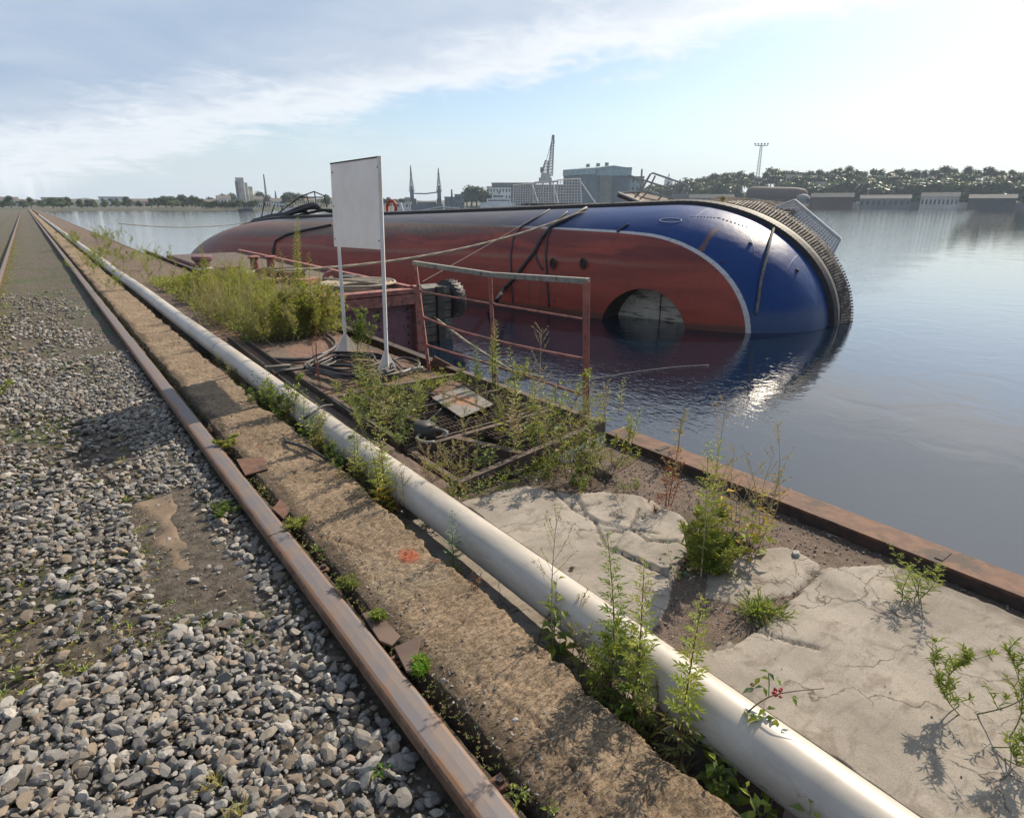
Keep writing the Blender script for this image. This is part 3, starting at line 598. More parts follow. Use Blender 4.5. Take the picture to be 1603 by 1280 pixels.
# deck fittings that stand out past the deck edge
g = MB()
g.prism([(0, 0), (0, 0)], 0, 0) if False else None
plank = MB()
for (x0, x1, m0, m1, zz) in [(-1.2, 5.9, 3.3, 5.4, 1.62)]:
    for i in range(9): plank.box(((x0 + x1) / 2, m0 + (i + 0.5) * (m1 - m0) / 9, zz + 0.01 * (i % 2)), (x1 - x0, (m1 - m0) / 9 - 0.02, 0.06))
plank.build('wooden_deck_boards', 'batten', SHIP, local=True)
pk2 = MB()
for i in range(12): pk2.box((6.1, 3.5 + i * 0.2, 1.50 + 0.02 * i), (2.6, 0.17, 0.05), rot=Matrix.Rotation(0.10, 3, 'Y'))
pk2.build('bow_deck_boards', 'batten', SHIP, local=True)
hc4 = [shp(966, 308, 2.95), shp(1001, 306, 3.9), shp(1058, 320, 3.9), shp(1012, 327, 2.95)]
hb = MB(); up_ = (hc4[1] - hc4[0]).cross(hc4[3] - hc4[0]).normalized(); up_ = up_ if up_.z > 0 else -up_
for o_ in (0.0, 0.10):
    for p in hc4: hb.v.append(tuple(p + up_ * o_)); hb.c.append(None)
hb.f = [(0, 1, 2, 3), (7, 6, 5, 4), (0, 4, 5, 1), (1, 5, 6, 2), (2, 6, 7, 3), (3, 7, 4, 0)]; hcv = hb.build('hatch_cover', 'brownplate', SHIP, local=True)
MB().beam(hc4[0] + up_ * .12, hc4[3] + up_ * .12, 0.10, 0.05).build('hatch_rim', 'ropegrey', hcv, local=True); MB().beam(hc4[0] + up_ * .12, hc4[1] + up_ * .12, 0.08, 0.05).build('hatch_rim', 'ropegrey', hcv, local=True)
ms = MB(); m_ = 4.6
def pl(mb, pts, m, r=0.025): mb.tube([shp(x, y, m) for x, y in pts], r, 5)
for x0, x1, yt, lean in [(803, 833, 289, 2), (834, 866, 286, 2), (872, 908, 281, 2)]:
    pl(ms, [(x0, 327), (x0 + 1, yt + 1), (x1, yt - 1), (x1 + 3, 326)], m_, 0.03)
    for i in range(1, 8): xx = x0 + (x1 - x0) * i / 8; pl(ms, [(xx, 326), (xx + 1, yt)], m_, 0.010)
    for i in range(1, 10): yy = yt + (326 - yt) * i / 10; pl(ms, [(x0, yy), (x1 + 1, yy - 0.5)], m_, 0.010)
pl(ms, [(908, 283), (935, 322)], m_, 0.02); pl(ms, [(833, 289), (845, 326)], 4.2, 0.025); pl(ms, [(866, 287), (876, 326)], 4.2, 0.025)
pl(ms, [(836, 286), (872, 284)], m_, 0.03)
ms.build('mesh_guard', 'white', SHIP, local=True)
rl = MB()
for ln in [[(996, 308), (1018, 273), (1022, 271), (1077, 290), (1072, 296), (1060, 318)], [(1008, 312), (1026, 275)], [(983, 274), (1050, 296)], [(983, 276), (1000, 283), (1012, 305)], [(1030, 318), (1048, 284)], [(1044, 320), (1062, 287)], [(1000, 296), (1065, 314)], [(1018, 273), (1000, 306)], [(985, 302), (1040, 322)]]: pl(rl, ln, 4.0, 0.028)
rl.build('deck_railing', 'ropegrey', SHIP, local=True)
# white expanded-metal panel hanging by the bow
wg = MB(); c_ = [(1212, 325), (1244, 313), (1316, 374), (1302, 400)]
c3 = [shp(x, y, 4.4) for x, y in c_]
for i in range(4): wg.tube([c3[i], c3[(i + 1) % 4]], 0.035, 6)
for i in range(1, 22): t_ = i / 22; wg.tube([lerp(c3[0], c3[3], t_), lerp(c3[1], c3[2], t_)], 0.020, 4)
for i in range(1, 8): t_ = i / 8; wg.tube([lerp(c3[0], c3[1], t_), lerp(c3[3], c3[2], t_)], 0.018, 4)
wg.build('mesh_panel', 'white', SHIP, local=True)
yb = MB(); p = shp(1131, 318, 3.4); yb.lathe(p - Vector((0, 0, .1)), [(0.07, 0), (0.10, 0.02), (0.10, 0.12), (0.05, 0.15), (0.05, 0.2), (0.08, 0.22), (0.08, 0.26)], 14); yb.build('mushroom_vent', 'yellow', SHIP, local=True, smooth=True)
lb = MB(); p = shp(613, 325, 3.6)
ring = [p + Vector((0.27 * math.cos(th), 0, 0.27 * math.sin(th))) for th in np.linspace(0, 2 * math.pi, 25)]; lb.tube(ring, 0.06, 8, cap=False); lb.build('lifebuoy', 'orange', SHIP, local=True, smooth=True)
lr = MB(); pl(lr, [(598, 335), (600, 320), (628, 318), (632, 334)], 3.7, 0.03); pl(lr, [(614, 319), (615, 334)], 3.7, 0.025); pl(lr, [(640, 333), (690, 324), (720, 326)], 3.8, 0.02)
lr.build('stern_railing', 'white', SHIP, local=True)
# black hose bundle and fallen spars over the stern deck edge
hs = MB()
for k_, ln in enumerate([[(395, 347), (430, 343), (465, 331), (492, 322), (500, 325)], [(398, 345), (440, 337), (470, 325), (490, 320), (499, 322)], [(402, 343), (425, 337), (455, 333), (480, 331)], [(410, 345), (450, 341), (500, 330), (520, 329)], [(470, 330), (490, 326), (520, 332)]]):
    hs.tube(curve([shp(x, y, 2.7 + 0.1 * k_) for x, y in ln], 6), 0.09 if k_ < 2 else 0.06, 7)
hs.build('hose_bundle', 'rubber', SHIP, local=True, smooth=True)
spn = MB()
for ln in [[(408, 347), (414, 316)], [(422, 343), (430, 320)], [(440, 340), (442, 322)], [(425, 342), (470, 308), (492, 300), (508, 307), (512, 325)], [(480, 305), (484, 322)], [(492, 300), (495, 320)], [(470, 309), (505, 309)], [(395, 346), (440, 341)]]: pl(spn, ln, 4.5, 0.03)
spn.build('bent_stern_frame', 'rust_dark', SHIP, local=True)
# rusty chafed fender at the far stern
sf = MB(); P_ = [hp(u, 0.0) + Vector((0, -0.1, 0.03)) for u in np.linspace(0.03, 0.17, 30)]; sf.tube([p + Vector((0, 0, 0.06 * math.sin(i * 2.1))) for i, p in enumerate(P_)], 0.28, 8); sf.build('stern_fender', 'rust_dark', SHIP, local=True)
# hoisting rings welded on the plating
for (x, y) in [(868, 413), (915, 413)]:
    p = onhull(x, y, 0.0)
    if p is None: continue
    e = MB(); e.box(p + Vector((0, -0.03, 0)), (0.10, 0.10, 0.18)); e.tube([p + Vector((0.07 * math.cos(t_), -0.09, 0.02 + 0.12 * math.sin(t_))) for t_ in np.linspace(0, 2 * math.pi, 17)], 0.03, 6, cap=False); e.build('lifting_eye', 'rust_dark', SHIP, local=True)
for (x, y) in [(868, 473), (1174, 382), (1247, 424), (1130, 412)]:
    p = onhull(x, y, 0.0)
    if p is not None: MB().lathe(p, [(0.05, 0.03), (0.05, -0.0)], 12, rot=rot).build('hull_fitting', 'darksteel', SHIP, local=True)
# draught mark painted near the deck edge: small pale ring and ticks
dmk = MB()
pr = [onhull(1050 + 17 * math.cos(t_), 345 + 3.4 * math.sin(t_), 0.006) for t_ in np.linspace(0, 2 * math.pi, 28)]
if all(q is not None for q in pr): dmk.tube(pr, 0.010, 4, cap=False)
for i in range(9):
    q1_, q2_ = onhull(1082 + i * 5, 338.6 + i * 0.15 + i * i * .02, 0.006), onhull(1084.5 + i * 5, 338.8 + i * 0.15 + i * i * .02, 0.006)
    if q1_ and q2_: MB().tube([q1_, q2_], 0.012, 4).build('painted_tick', 'white', SHIP, local=True)
for i in range(8):
    q1_, q2_ = onhull(1125 + i * 6, 341 + i * 2.0, 0.006), onhull(1128 + i * 6, 342 + i * 2.0, 0.006)
    if q1_ and q2_: MB().tube([q1_, q2_], 0.012, 4).build('painted_tick', 'white', SHIP, local=True)
dmk.build('draught_mark', 'white', SHIP, local=True)

# cables lying over the hull (things of their own)
def hullcable(pxs, r, name, mat, label, cat, group=None, pre=None, post=None, off=None):
    pts = []
    for i in range(len(pxs) - 1):
        for k in range(8):
            x = pxs[i][0] + (pxs[i + 1][0] - pxs[i][0]) * k / 8; y = pxs[i][1] + (pxs[i + 1][1] - pxs[i][1]) * k / 8
            q = onhull(x, y, off or r * 0.8)
            if q is not None: pts.append(SM @ q)
    q = onhull(pxs[-1][0], pxs[-1][1], r * 0.8)
    if q is not None: pts.append(SM @ q)
    if pre: pts = pre + pts
    if post: pts += post
    o = MB().tube(pts, r, 7).build(name, mat, origin=pts[0], smooth=True); return tag(o, label, cat, group)
hullcable([(888, 333), (870, 348), (862, 358), (857, 372), (855, 400), (857, 440), (860, 480)], 0.028, 'hull_cable', 'rubber', 'black cable hanging down the red hull, the rightmost of the hanging ones', 'cable', 'cables over the hull')
hullcable([(860, 329), (840, 342), (815, 357), (803, 375), (800, 400), (801, 440), (803, 474)], 0.022, 'hull_cable', 'rubber', 'thin black cable hanging down the red hull, left of the thick one', 'cable', 'cables over the hull')
hullcable([(918, 328), (885, 346), (862, 358), (848, 375), (838, 395), (822, 415), (805, 438), (790, 452)], 0.05, 'towing_cable', 'rubber', 'thick double black cable slanting down over the red hull', 'cable', 'cables over the hull', post=[at(778, 470, -0.55), at(765, 486, -1.15)])
hullcable([(838, 394), (842, 410), (850, 422)], 0.028, 'cable_tail', 'rubber', 'short loose cable end curving off the thick black cable', 'cable', 'cables over the hull')
hullcable([(520, 353), (480, 361), (450, 368), (432, 378), (428, 395), (430, 410)], 0.045, 'stern_cable', 'rubber', 'black cable curving down over the stern, left of the sign', 'cable', 'cables over the hull')
hullcable([(1213, 348), (1205, 375), (1197, 410), (1190, 440), (1187, 465), (1183, 492)], 0.034, 'hanging_rope', 'wood', 'grey rope hanging down the blue bow', 'rope', off=0.05)
hullcable([(984, 352), (975, 358), (966, 364)], 0.03, 'bow_strap', 'rubber', 'short black strap crossing the white line on the hull', 'strap')

# ================================================================== things on the quay
def atd(base, px, py):
    """point seen at a pixel, as far off as base is"""
    r = ray(px, py); k = math.sin(YAW) * base.x + math.cos(YAW) * base.y
    t = k / (math.sin(YAW) * r.x + math.cos(YAW) * r.y); return Vector((r.x * t, r.y * t, EYE + r.z * t))

# crane rail: T-shaped head, worn top and a deep groove below
rl_ = thing('steel_rail', (0.745, 0, 0), 'worn steel rail running along the rough concrete strip beside the gravel', 'rail')
yy = np.concatenate([np.arange(-2, 12, 0.25), np.geomspace(12, 250, 40)])
def railsec(x0, prof, name, mat, parent, bvl=0):
    mb = MB()
    for y in yy:
        for (x, z) in prof: mb.v.append((x0 + x, y, z)); mb.c.append(None)
    L = len(prof)
    for i in range(len(yy) - 1):
        for j in range(L): a = i * L + j; b = i * L + (j + 1) % L; mb.f.append((a, b, b + L, a + L))
    mb.f.append(tuple(range(L))[::-1]); return mb.build(name, mat, parent)
railsec(0.740, [(-0.050, 0.001), (-0.047, 0.004), (-0.036, 0.0075), (0, 0.009), (0.036, 0.0075), (0.047, 0.004), (0.050, 0.001)], 'running_surface', 'railtop', rl_)
railsec(0.740, [(-0.048, 0.0035), (0.048, 0.0035), (0.052, -0.002), (0.052, -0.032), (0.012, -0.045), (0.012, -0.13), (0.07, -0.15), (0.07, -0.16), (-0.07, -0.16), (-0.07, -0.15), (-0.012, -0.13), (-0.012, -0.045), (-0.058, -0.036), (-0.055, -0.002)], 'rail_web', 'rail_side', rl_)
for yj in (3.02, 14.0): MB().box((0.740, yj, 0.004), (0.102, 0.006, 0.012)).build('rail_joint', 'rust_dark', rl_)
for yj in (1.15, 1.82, 2.6, 3.3, 4.1, 5.0): MB().box((0.818, yj, -0.03), (0.05, 0.05, 0.02)).build('rail_clip', 'rust', rl_); MB().lathe((0.822, yj, -0.02), [(0.014, 0), (0.014, 0.016)], 6).build('clip_bolt', 'rust_dark', rl_)
rl2 = thing('steel_rail', (-0.785, 0, -0.02), 'second steel rail farther from the water, at the left beyond the gravel', 'rail')
railsec(-0.785, [(-0.037, 0.001), (-0.026, 0.0065), (0, 0.008), (0.026, 0.0065), (0.037, 0.001)], 'running_surface', 'railtop', rl2)
railsec(-0.785, [(-0.036, 0.0035), (0.036, 0.0035), (0.040, -0.002), (0.040, -0.032), (0.012, -0.045), (0.012, -0.13), (0.07, -0.16), (-0.07, -0.16), (-0.012, -0.13), (-0.012, -0.045), (-0.040, -0.032), (-0.040, -0.002)], 'rail_web', 'rail_side', rl2)
# rail clip plates
def plate(pxs, name, mat, label, cat, z, th=0.012, rusty=None, group=None, tilt=0):
    ps = [at(a, b, z) for a, b in pxs]; dx_ = max(0, 0.796 - min(p.x for p in ps)) if name == 'clip_plate' else 0; ps = [p + Vector((dx_, 0, 0)) for p in ps]; c = sum(ps, Vector()) / len(ps)
    mb = MB().prism([(p.x - c.x, p.y - c.y) for p in ps], -th, 0)
    o = mb.build(name, mat, bevel=0.002); o.location = c; o.rotation_euler = (0, tilt, 0); return tag(o, label, cat, group)
pa = plate([(548, 966), (568, 962), (609, 1003), (594, 1018), (575, 1010)], 'clip_plate', 'brownplate', 'rectangular rusty steel plate tucked against the rail on the concrete strip', 'plate', 0.008)
pb = plate([(594, 1022), (640, 1004), (622, 1062), (612, 1060)], 'clip_plate', 'brownplate', 'pointed triangular rusty steel plate standing out from the rail', 'plate', 0.022, tilt=-0.05)
plate([(388, 806), (402, 790), (416, 808), (404, 822)], 'clip_plate', 'rust', 'small rusty plate lying by the rail near the red smudge', 'plate', 0.012)
plate([(362, 720), (405, 716), (412, 735), (376, 745)], 'clip_plate', 'rust', 'flat brown rusty plate beside the far part of the rail', 'plate', 0.015)

# big white pipe with girth joints, on saddles
pipe = thing('water_pipe', (1.508, 0, -0.30), 'long pale grey pipe lying in the trench between the concrete strip and the slabs', 'pipe')
PR = 0.101; px_ = lambda y: 1.517 + 0.006 * math.sin(y * 0.6)
pz_ = lambda y: 0.028 + 0.006 * math.sin(y * 0.9 + 1)
Yp = list(np.arange(-2, 10, 0.2)) + list(np.geomspace(10, 120, 40))
mb = MB().tube([(px_(y), y, pz_(y)) for y in Yp], PR, 56); mb.build('pipe_shell', 'pipe', pipe, smooth=True)
for y in (7.6, 4.47, 3.72, 12.0, -0.6):
    MB().tube([(px_(y), y - 0.012, pz_(y)), (px_(y), y + 0.012, pz_(y))], PR + 0.004, 56).build('pipe_joint', 'pipe', pipe, smooth=False)
for y in (0.9, 3.0, 5.6, 8.8, 12.5, 17):
    MB().box((1.53, y, -0.185), (0.12, 0.08, 0.21)).build('saddle', 'strip' if False else 'wood', pipe)

# steel channel lying along the pipe
ch = thing('steel_channel', (1.75, 6, -0.05), 'dark steel channel lying alongside the pale pipe', 'channel')
c0, c1 = Vector((1.82, 8.3, 0.0)), Vector((1.70, 4.0, 0.0)); sd_ = Vector((1, 0, 0))
MB().beam(c0 - sd_ * .075, c1 - sd_ * .075, 0.012, 0.11).build('flange', 'darksteel', ch); MB().beam(c0 + sd_ * .075, c1 + sd_ * .075, 0.012, 0.11).build('flange', 'darksteel', ch)
MB().beam(c0 - Vector((0, 0, .045)), c1 - Vector((0, 0, .045)), 0.138, 0.012).build('web', 'darksteel', ch)
bt_ = MB().beam(at(415, 578, 0.05), at(455, 575, 0.05), 0.06, 0.06); tag(bt_.build('timber_piece', 'wood', origin=at(430, 575, 0)), 'short grey timber lying across the steel channel', 'timber')

# edge beam of the quay
eb_ = thing('edge_beam', (3.2, 0.5, -0.1), 'rusty steel beam capping the quay edge above the blue water', 'beam')
MB().box((3.195, 0.46, 0.045), (0.19, 5.0, 0.014)).build('top_flange', 'rust', eb_)
MB().box((3.106, 0.46, -0.02), (0.012, 5.0, 0.114)).build('inner_web', 'rust_dark', eb_); MB().box((3.284, 0.46, -0.12), (0.012, 5.0, 0.314)).build('outer_web', 'rust', eb_)
for y in (2.5, 1.65, 0.8): MB().box((3.19, y, 0.055), (0.11, 0.035, 0.004)).build('drain_slot', 'rust_dark', eb_)
ea = thing('edge_angle', (3.3, 14, 0), 'narrow rusty steel angle along the quay edge beyond the platform', 'beam')
MB().box((3.255, 16.2, 0.02), (0.09, 22, 0.012)).build('top_flange', 'rust_dark', ea); MB().box((3.300, 16.2, -0.10), (0.01, 22, 0.22)).build('outer_web', 'rust', ea)

# grating platform
gp = thing('grating_platform', (2.55, 4.1, -0.05), 'rusty steel platform of open gratings overgrown with weeds', 'platform')
def fb(a, b, w=0.05, h=0.09, mat='frame'): MB().beam((a[0], a[1], -0.045), (b[0], b[1], -0.045), w, h).build('frame_beam', mat, gp)
fb((1.83, 2.98), (3.36, 3.24), 0.05, 0.11); fb((1.86, 3.68), (3.33, 3.76), 0.045, 0.07); fb((1.86, 3.74), (3.33, 3.82), 0.02, 0.08); fb((1.88, 5.2), (3.3, 5.2)); fb((2.02, 4.47), (3.3, 4.50), 0.04, 0.07)
fb((2.47, 3.10), (2.25, 3.68), 0.06, 0.08); fb((2.25, 3.80), (2.17, 4.45), 0.05, 0.08); fb((1.85, 3.02), (1.85, 3.66), 0.04); fb((1.88, 3.84), (1.90, 5.18), 0.04); fb((3.33, 3.22), (3.28, 5.24), 0.06, 0.12); fb((2.16, 4.53), (2.14, 5.17), 0.04, 0.07)
def grate(x0, x1, y0, y1, z=-0.045, sk=0.0, mat='rust_dark'):
    mb = MB(); n = int((x1 - x0) / 0.034)
    for i in range(1, n): x = x0 + (x1 - x0) * i / n; mb.beam((x, y0, z), (x + sk, y1, z), 0.005, 0.028)
    n = int((y1 - y0) / 0.075)
    for i in range(1, n): y = y0 + (y1 - y0) * i / n; mb.beam((x0 + sk * i / n, y, z + .008), (x1 + sk * i / n, y, z + .008), 0.007, 0.012)
    mb.build('grating', mat, gp)
grate(2.50, 3.30, 3.20, 3.70); grate(2.28, 3.28, 3.86, 4.45); grate(2.18, 3.26, 4.53, 5.17); grate(1.88, 2.24, 3.08, 3.63, -0.06); grate(1.91, 2.13, 3.86, 5.1)
pc = sum([at(725, 603, .01), at(772, 632, .01), at(722, 653, .01), at(676, 622, .01)], Vector()) / 4
mb = MB().prism([(p.x - pc.x, p.y - pc.y) for p in [at(725, 603, .01), at(772, 632, .01), at(722, 653, .01), at(676, 622, .01)]], -0.012, 0); o = mb.build('steel_plate', 'plate', bevel=0.003); o.location = pc
tag(o, 'pale grey steel plate with an orange rust stain lying on the grating', 'plate')
mb = MB().prism([(p.x - pc.x, p.y - pc.y) for p in [at(668, 618, 0), at(702, 594, 0), at(724, 600, 0), at(684, 622, 0)]], -0.010, 0); o = mb.build('steel_plate', 'rust', bevel=0.002); o.location = pc
o.location.z = -0.003; tag(o, 'narrow rust brown plate under the upper edge of the pale plate', 'plate')
# mooring ring with bucket-like collar near the pipe
mr = thing('valve_collar', at(665, 690, 0), 'dark steel collar with two curved handles beside the grating', 'collar')
c_ = at(665, 685, 0.02)
MB().lathe(c_, [(0.085, 0), (0.075, 0.05), (0.082, 0.11)], 24).build('collar', 'darksteel', mr, smooth=True)
for s_ in (-1, 1): MB().tube([c_ + Vector((s_ * 0.02 + 0.10 * math.cos(t_) * s_, -0.11 + 0.02 * s_ + 0.10 * math.sin(t_), 0.05)) for t_ in np.linspace(-1.3, 1.6, 14)], 0.012, 8).build('handle', 'greysteel', mr, smooth=True)
MB().tube([c_ + Vector((0, 0, 0.10)), at(690, 640, 0.16)], 0.006, 6).build('rod', 'wood', mr)

# railing
B1, B2, B3 = at(672, 576, 0.0), at(775, 602, 0.0), at(918, 648, 0.0)
T1, T2, T3 = atd(B1, 650, 412), atd(B2, 767, 430), atd(B3, 918, 440)
rg = thing('quay_railing', B2, 'rusty pink painted steel railing with a grey handrail at the quay edge', 'railing')
def bar(a, b, w, name, mat, d=None): return MB().beam(a, b, w, d or w).build(name, mat, rg, bevel=0.004)
bar(B1 - Vector((0, 0, .05)), T1, 0.055, 'post', 'pinkrust', 0.03); bar(B2 - Vector((0, 0, .05)), T2, 0.05, 'post', 'pinkrust', 0.035); bar(B3 - Vector((0, 0, .12)), T3, 0.052, 'post', 'pinkrust', 0.05)
MB().beam(T1 + (T1 - T2) * .02, T2 + (T3 - T2) * .03, 0.05, 0.045).build('handrail', 'greysteel', rg, bevel=0.006); MB().beam(T2 + (T3 - T2) * .032, T3 + (T3 - T2) * .015, 0.052, 0.047).build('handrail', 'greysteel', rg, bevel=0.006)
def midrail(ya, yb, yc, xa, xb=772, xc=916, r=0.012, sg=0.0):
    p, q, s2 = atd(B1, xa, ya), atd(B2, xb, yb), atd(B3, xc, yc); MB().tube(curve([p, lerp(p, q, .5) - Vector((0, 0, sg)), q, lerp(q, s2, .5) - Vector((0, 0, sg * .3)), s2], 5), r, 8).build('mid_rail', 'pinkrust', rg, smooth=True)
midrail(456, 476, 500, 656, r=0.009); midrail(496, 532, 562, 662, sg=0.02); midrail(540, 572, 619, 668, sg=0.0)
for (a, b) in [((676, 560), (710, 578))]:
    p, q = atd(B1, a[0], a[1] + 4), atd(B1, b[0], b[1] + 4); tag(MB().beam(p, q, 0.02, 0.11).build('kick_plate', 'rust', origin=p), 'bent rusty flat plate at the foot of the left railing post', 'plate')
for (x, y) in [(659, 455), (664, 497), (669, 541), (916, 500), (918, 560), (918, 617), (772, 476), (773, 532)]:
    bb = B1 if x < 700 else (B2 if x < 800 else B3); p = atd(bb, x, y); MB().lathe(p + Vector((0, -0.0, -0.012)), [(0.022, 0), (0.022, 0.024)], 8).build('bolt', 'rust_dark', rg)

# sign board on two posts
S_L, S_R = at(542, 552, 0.0), at(606, 584, 0.0)
sg = thing('sign_board', (S_L + S_R) / 2, 'blank off-white sign board on two white posts standing by the quay edge', 'sign')
TL, TRt, BR, BL = atd(S_L, 517, 257), atd(S_R, 594, 246), atd(S_R, 597, 391), atd(S_L, 523, 386)
nrm = (TRt - TL).cross(BL - TL).normalized()
if nrm.dot(Vector((0, 0, EYE)) - TL) < 0: nrm = -nrm
mb = MB()
for o_ in (0.0, -0.018):
    for p in (TL, TRt, BR, BL): mb.v.append(tuple(p + nrm * o_)); mb.c.append(None)
mb.f = [(0, 1, 2, 3), (7, 6, 5, 4), (0, 4, 5, 1), (1, 5, 6, 2), (2, 6, 7, 3), (3, 7, 4, 0)]; mb.build('panel', 'board', sg, bevel=0.002)
MB().beam(TL + Vector((0, 0, .004)) - nrm * .008, TRt + Vector((0, 0, .004)) - nrm * .008, 0.026, 0.012).build('top_edge', 'rust_dark', sg)
e_ = (TRt - BR).normalized(); MB().beam(S_R, TRt + e_ * 0.01 + nrm * .0, 0.034, 0.034).build('post', 'white', sg, bevel=0.003)
MB().beam(S_L, BL + (TL - BL) * 1.0 - nrm * 0.03, 0.032, 0.032).build('post', 'white', sg, bevel=0.003)
for (ta, tb) in ((.1, .1), (.1, .9), (.5, .06), (.9, .1), (.9, .9)): p = lerp(lerp(TL, BL, ta), lerp(TRt, BR, ta), 1 - tb * .04 if tb > .5 else tb * .3 + .01) + nrm * .002; MB().beam(p - nrm * .003, p + nrm * .004, .014, .014).build('rivet', 'rust', sg)
for B in (S_L, S_R):
    mb = MB(); up = Vector((0, 0, 1)); al = Vector((0.95, 0.3, 0)).normalized() if B is S_L else Vector((0.92, 0.38, 0)).normalized(); L_ = 0.17
    for s_ in (-0.006, 0.006):
        n_ = Vector((-al.y, al.x, 0)) * s_
        for q in (B - al * L_, B + al * L_ * 0.9, B + al * 0.03 + up * 0.20, B - al * 0.03 + up * 0.20): mb.v.append(tuple(q + n_ + Vector((0, 0, 0.012)))); mb.c.append(None)
    mb.f = [(0, 1, 2, 3), (7, 6, 5, 4), (0, 4, 5, 1), (1, 5, 6, 2), (2, 6, 7, 3), (3, 7, 4, 0)]; mb.build('gusset', 'white', sg)

# coiled hose and loose cables
hc = MB(); cc = Vector((2.42, 5.95, 0)); rr2 = random.Random(5); P_ = []
for k in range(240):
    th = k * 0.26; r_ = 0.20 + 0.16 * abs(math.sin(k * 0.021)) + 0.02 * math.sin(k * 1.3)
    P_.append(cc + Vector((math.cos(th) * r_ * 1.15 + 0.05 * math.sin(k * .07), math.sin(th) * r_ * 1.5 + 0.08 * math.sin(k * 0.05), 0.025 + 0.0009 * (k % 90))))
hc.tube(P_, 0.011, 6); tag(hc.build('hose_coil', 'hose', origin=cc, smooth=True), 'tangled coil of thin dark hose at the foot of the sign posts', 'hose')
def line(pxs, r, name, mat, label, cat, z=0.02, group=None, sm=6):
    pts = [at(p[0], p[1], p[2] if len(p) > 2 else z) for p in pxs]; o = MB().tube(curve(pts, sm), r, 8).build(name, mat, origin=pts[0], smooth=True); return tag(o, label, cat, group)
line([(428, 562), (470, 563), (500, 556), (522, 545), (524, 535), (512, 524)], 0.022, 'loose_cable', 'hose', 'thick grey hose curving back behind the sign on the rusty deck', 'hose', 0.03)
line([(432, 585, .06), (440, 581, .10), (460, 578, .09), (500, 573), (540, 572), (570, 578)], 0.018, 'loose_cable', 'rubber', 'black cable crossing over the steel channel towards the hose coil', 'cable')
line([(430, 566), (480, 568), (530, 560), (575, 553)], 0.011, 'loose_cable', 'hose', 'thin hose lying straight across the rusty deck left of the sign', 'hose')
line([(596, 590), (625, 584), (645, 578), (662, 576)], 0.020, 'loose_pipe', 'greysteel', 'pale grey pipe end lying by the right sign post', 'pipe', 0.04)
line([(575, 596), (600, 603), (640, 610), (680, 618)], 0.014, 'loose_cable', 'hose', 'dark cable trailing from the coil towards the pale plate', 'cable')
line([(600, 568), (630, 560), (655, 566), (652, 576), (630, 577)], 0.013, 'loose_cable', 'hose', 'dark cable loop behind the right sign post', 'cable')
line([(447, 688, .0), (450, 692, .02), (468, 697, .03), (490, 706, .03), (510, 718, .01), (530, 732, -.08), (545, 745, -.2)], 0.011, 'loose_cable', 'rubber', 'black cable bent over the crumbling edge of the concrete strip', 'cable')
line([(476, 655, .14), (490, 646, .16), (505, 636, .16), (520, 634, .12)], 0.010, 'loose_cable', 'rubber', 'short black cable lying over the pale pipe among leaves', 'cable')

# mooring bollard with white rings, upright on the quay
bo = thing('mooring_bollard', (2.72, 14.2, 0), 'purple painted round bollard with a white band standing behind the weeds', 'bollard')
c_ = Vector((2.72, 14.2, 0)); hB = topz(c_, 400)
MB().lathe(c_, [(0.19, 0), (0.15, 0.03), (0.15, hB - .12), (0.20, hB - .08), (0.20, hB - 0.02), (0.16, hB)], 28).build('bollard_body', 'purple', bo, smooth=False)
for h in (0.36, 0.56): MB().lathe(c_ + Vector((0, 0, hB * h)), [(0.156, 0), (0.168, 0.01), (0.168, 0.035), (0.156, 0.045)], 28).build('band', 'white', bo)
# pontoon
pn = thing('steel_pontoon', (4.7, 11, WZ), 'purple and red rusty steel pontoon moored between quay and capsized ship', 'pontoon')
MB().box((4.68, 17.55, -0.72), (2.32, 13.0, 1.44)).build('side_plate', 'purple', pn)
MB().box((4.70, 11.0, 0.02), (2.44, 0.24, 0.09)).build('edge_beam', 'pinkrust', pn, bevel=0.01); MB().box((4.70, 10.96, -0.14), (2.44, 0.14, 0.20)).build('fender_beam', 'pinkrust', pn, bevel=0.01)
MB().box((5.90, 10.98, -0.55), (0.16, 0.20, 1.32)).build('corner_post', 'pinkrust', pn, bevel=0.008); MB().box((4.7, 17.4, 0.012), (2.3, 12.6, 0.02)).build('deck_plate', 'frame', pn)
for x in (5.10, 5.72):
    for z in (-.35, -.52, -.69, -.86, -1.03): MB().lathe((x, 11.045, z), [(0.028, 0), (0.022, 0.02)], 8, rot=Matrix.Rotation(math.pi / 2, 3, 'X')).build('rivet', 'rust_dark', pn)
MB().box((5.79, 17.4, 0.06), (0.12, 12.8, 0.10)).build('bulwark', 'pinkrust', pn)
MB().box((4.7, 11.035, -0.38), (2.3, 0.01, 0.012)).build('weld_line', 'batten', pn)
for i, (px, py) in enumerate([(400, 424), (426, 424)]):
    p = at(px, py, 0.02); MB().lathe(p, [(0.13, 0), (0.11, 0.04), (0.10, 0.30), (0.15, 0.33), (0.15, 0.36), (0.08, 0.38)], 20).build('bitt', 'pinkrust', pn)
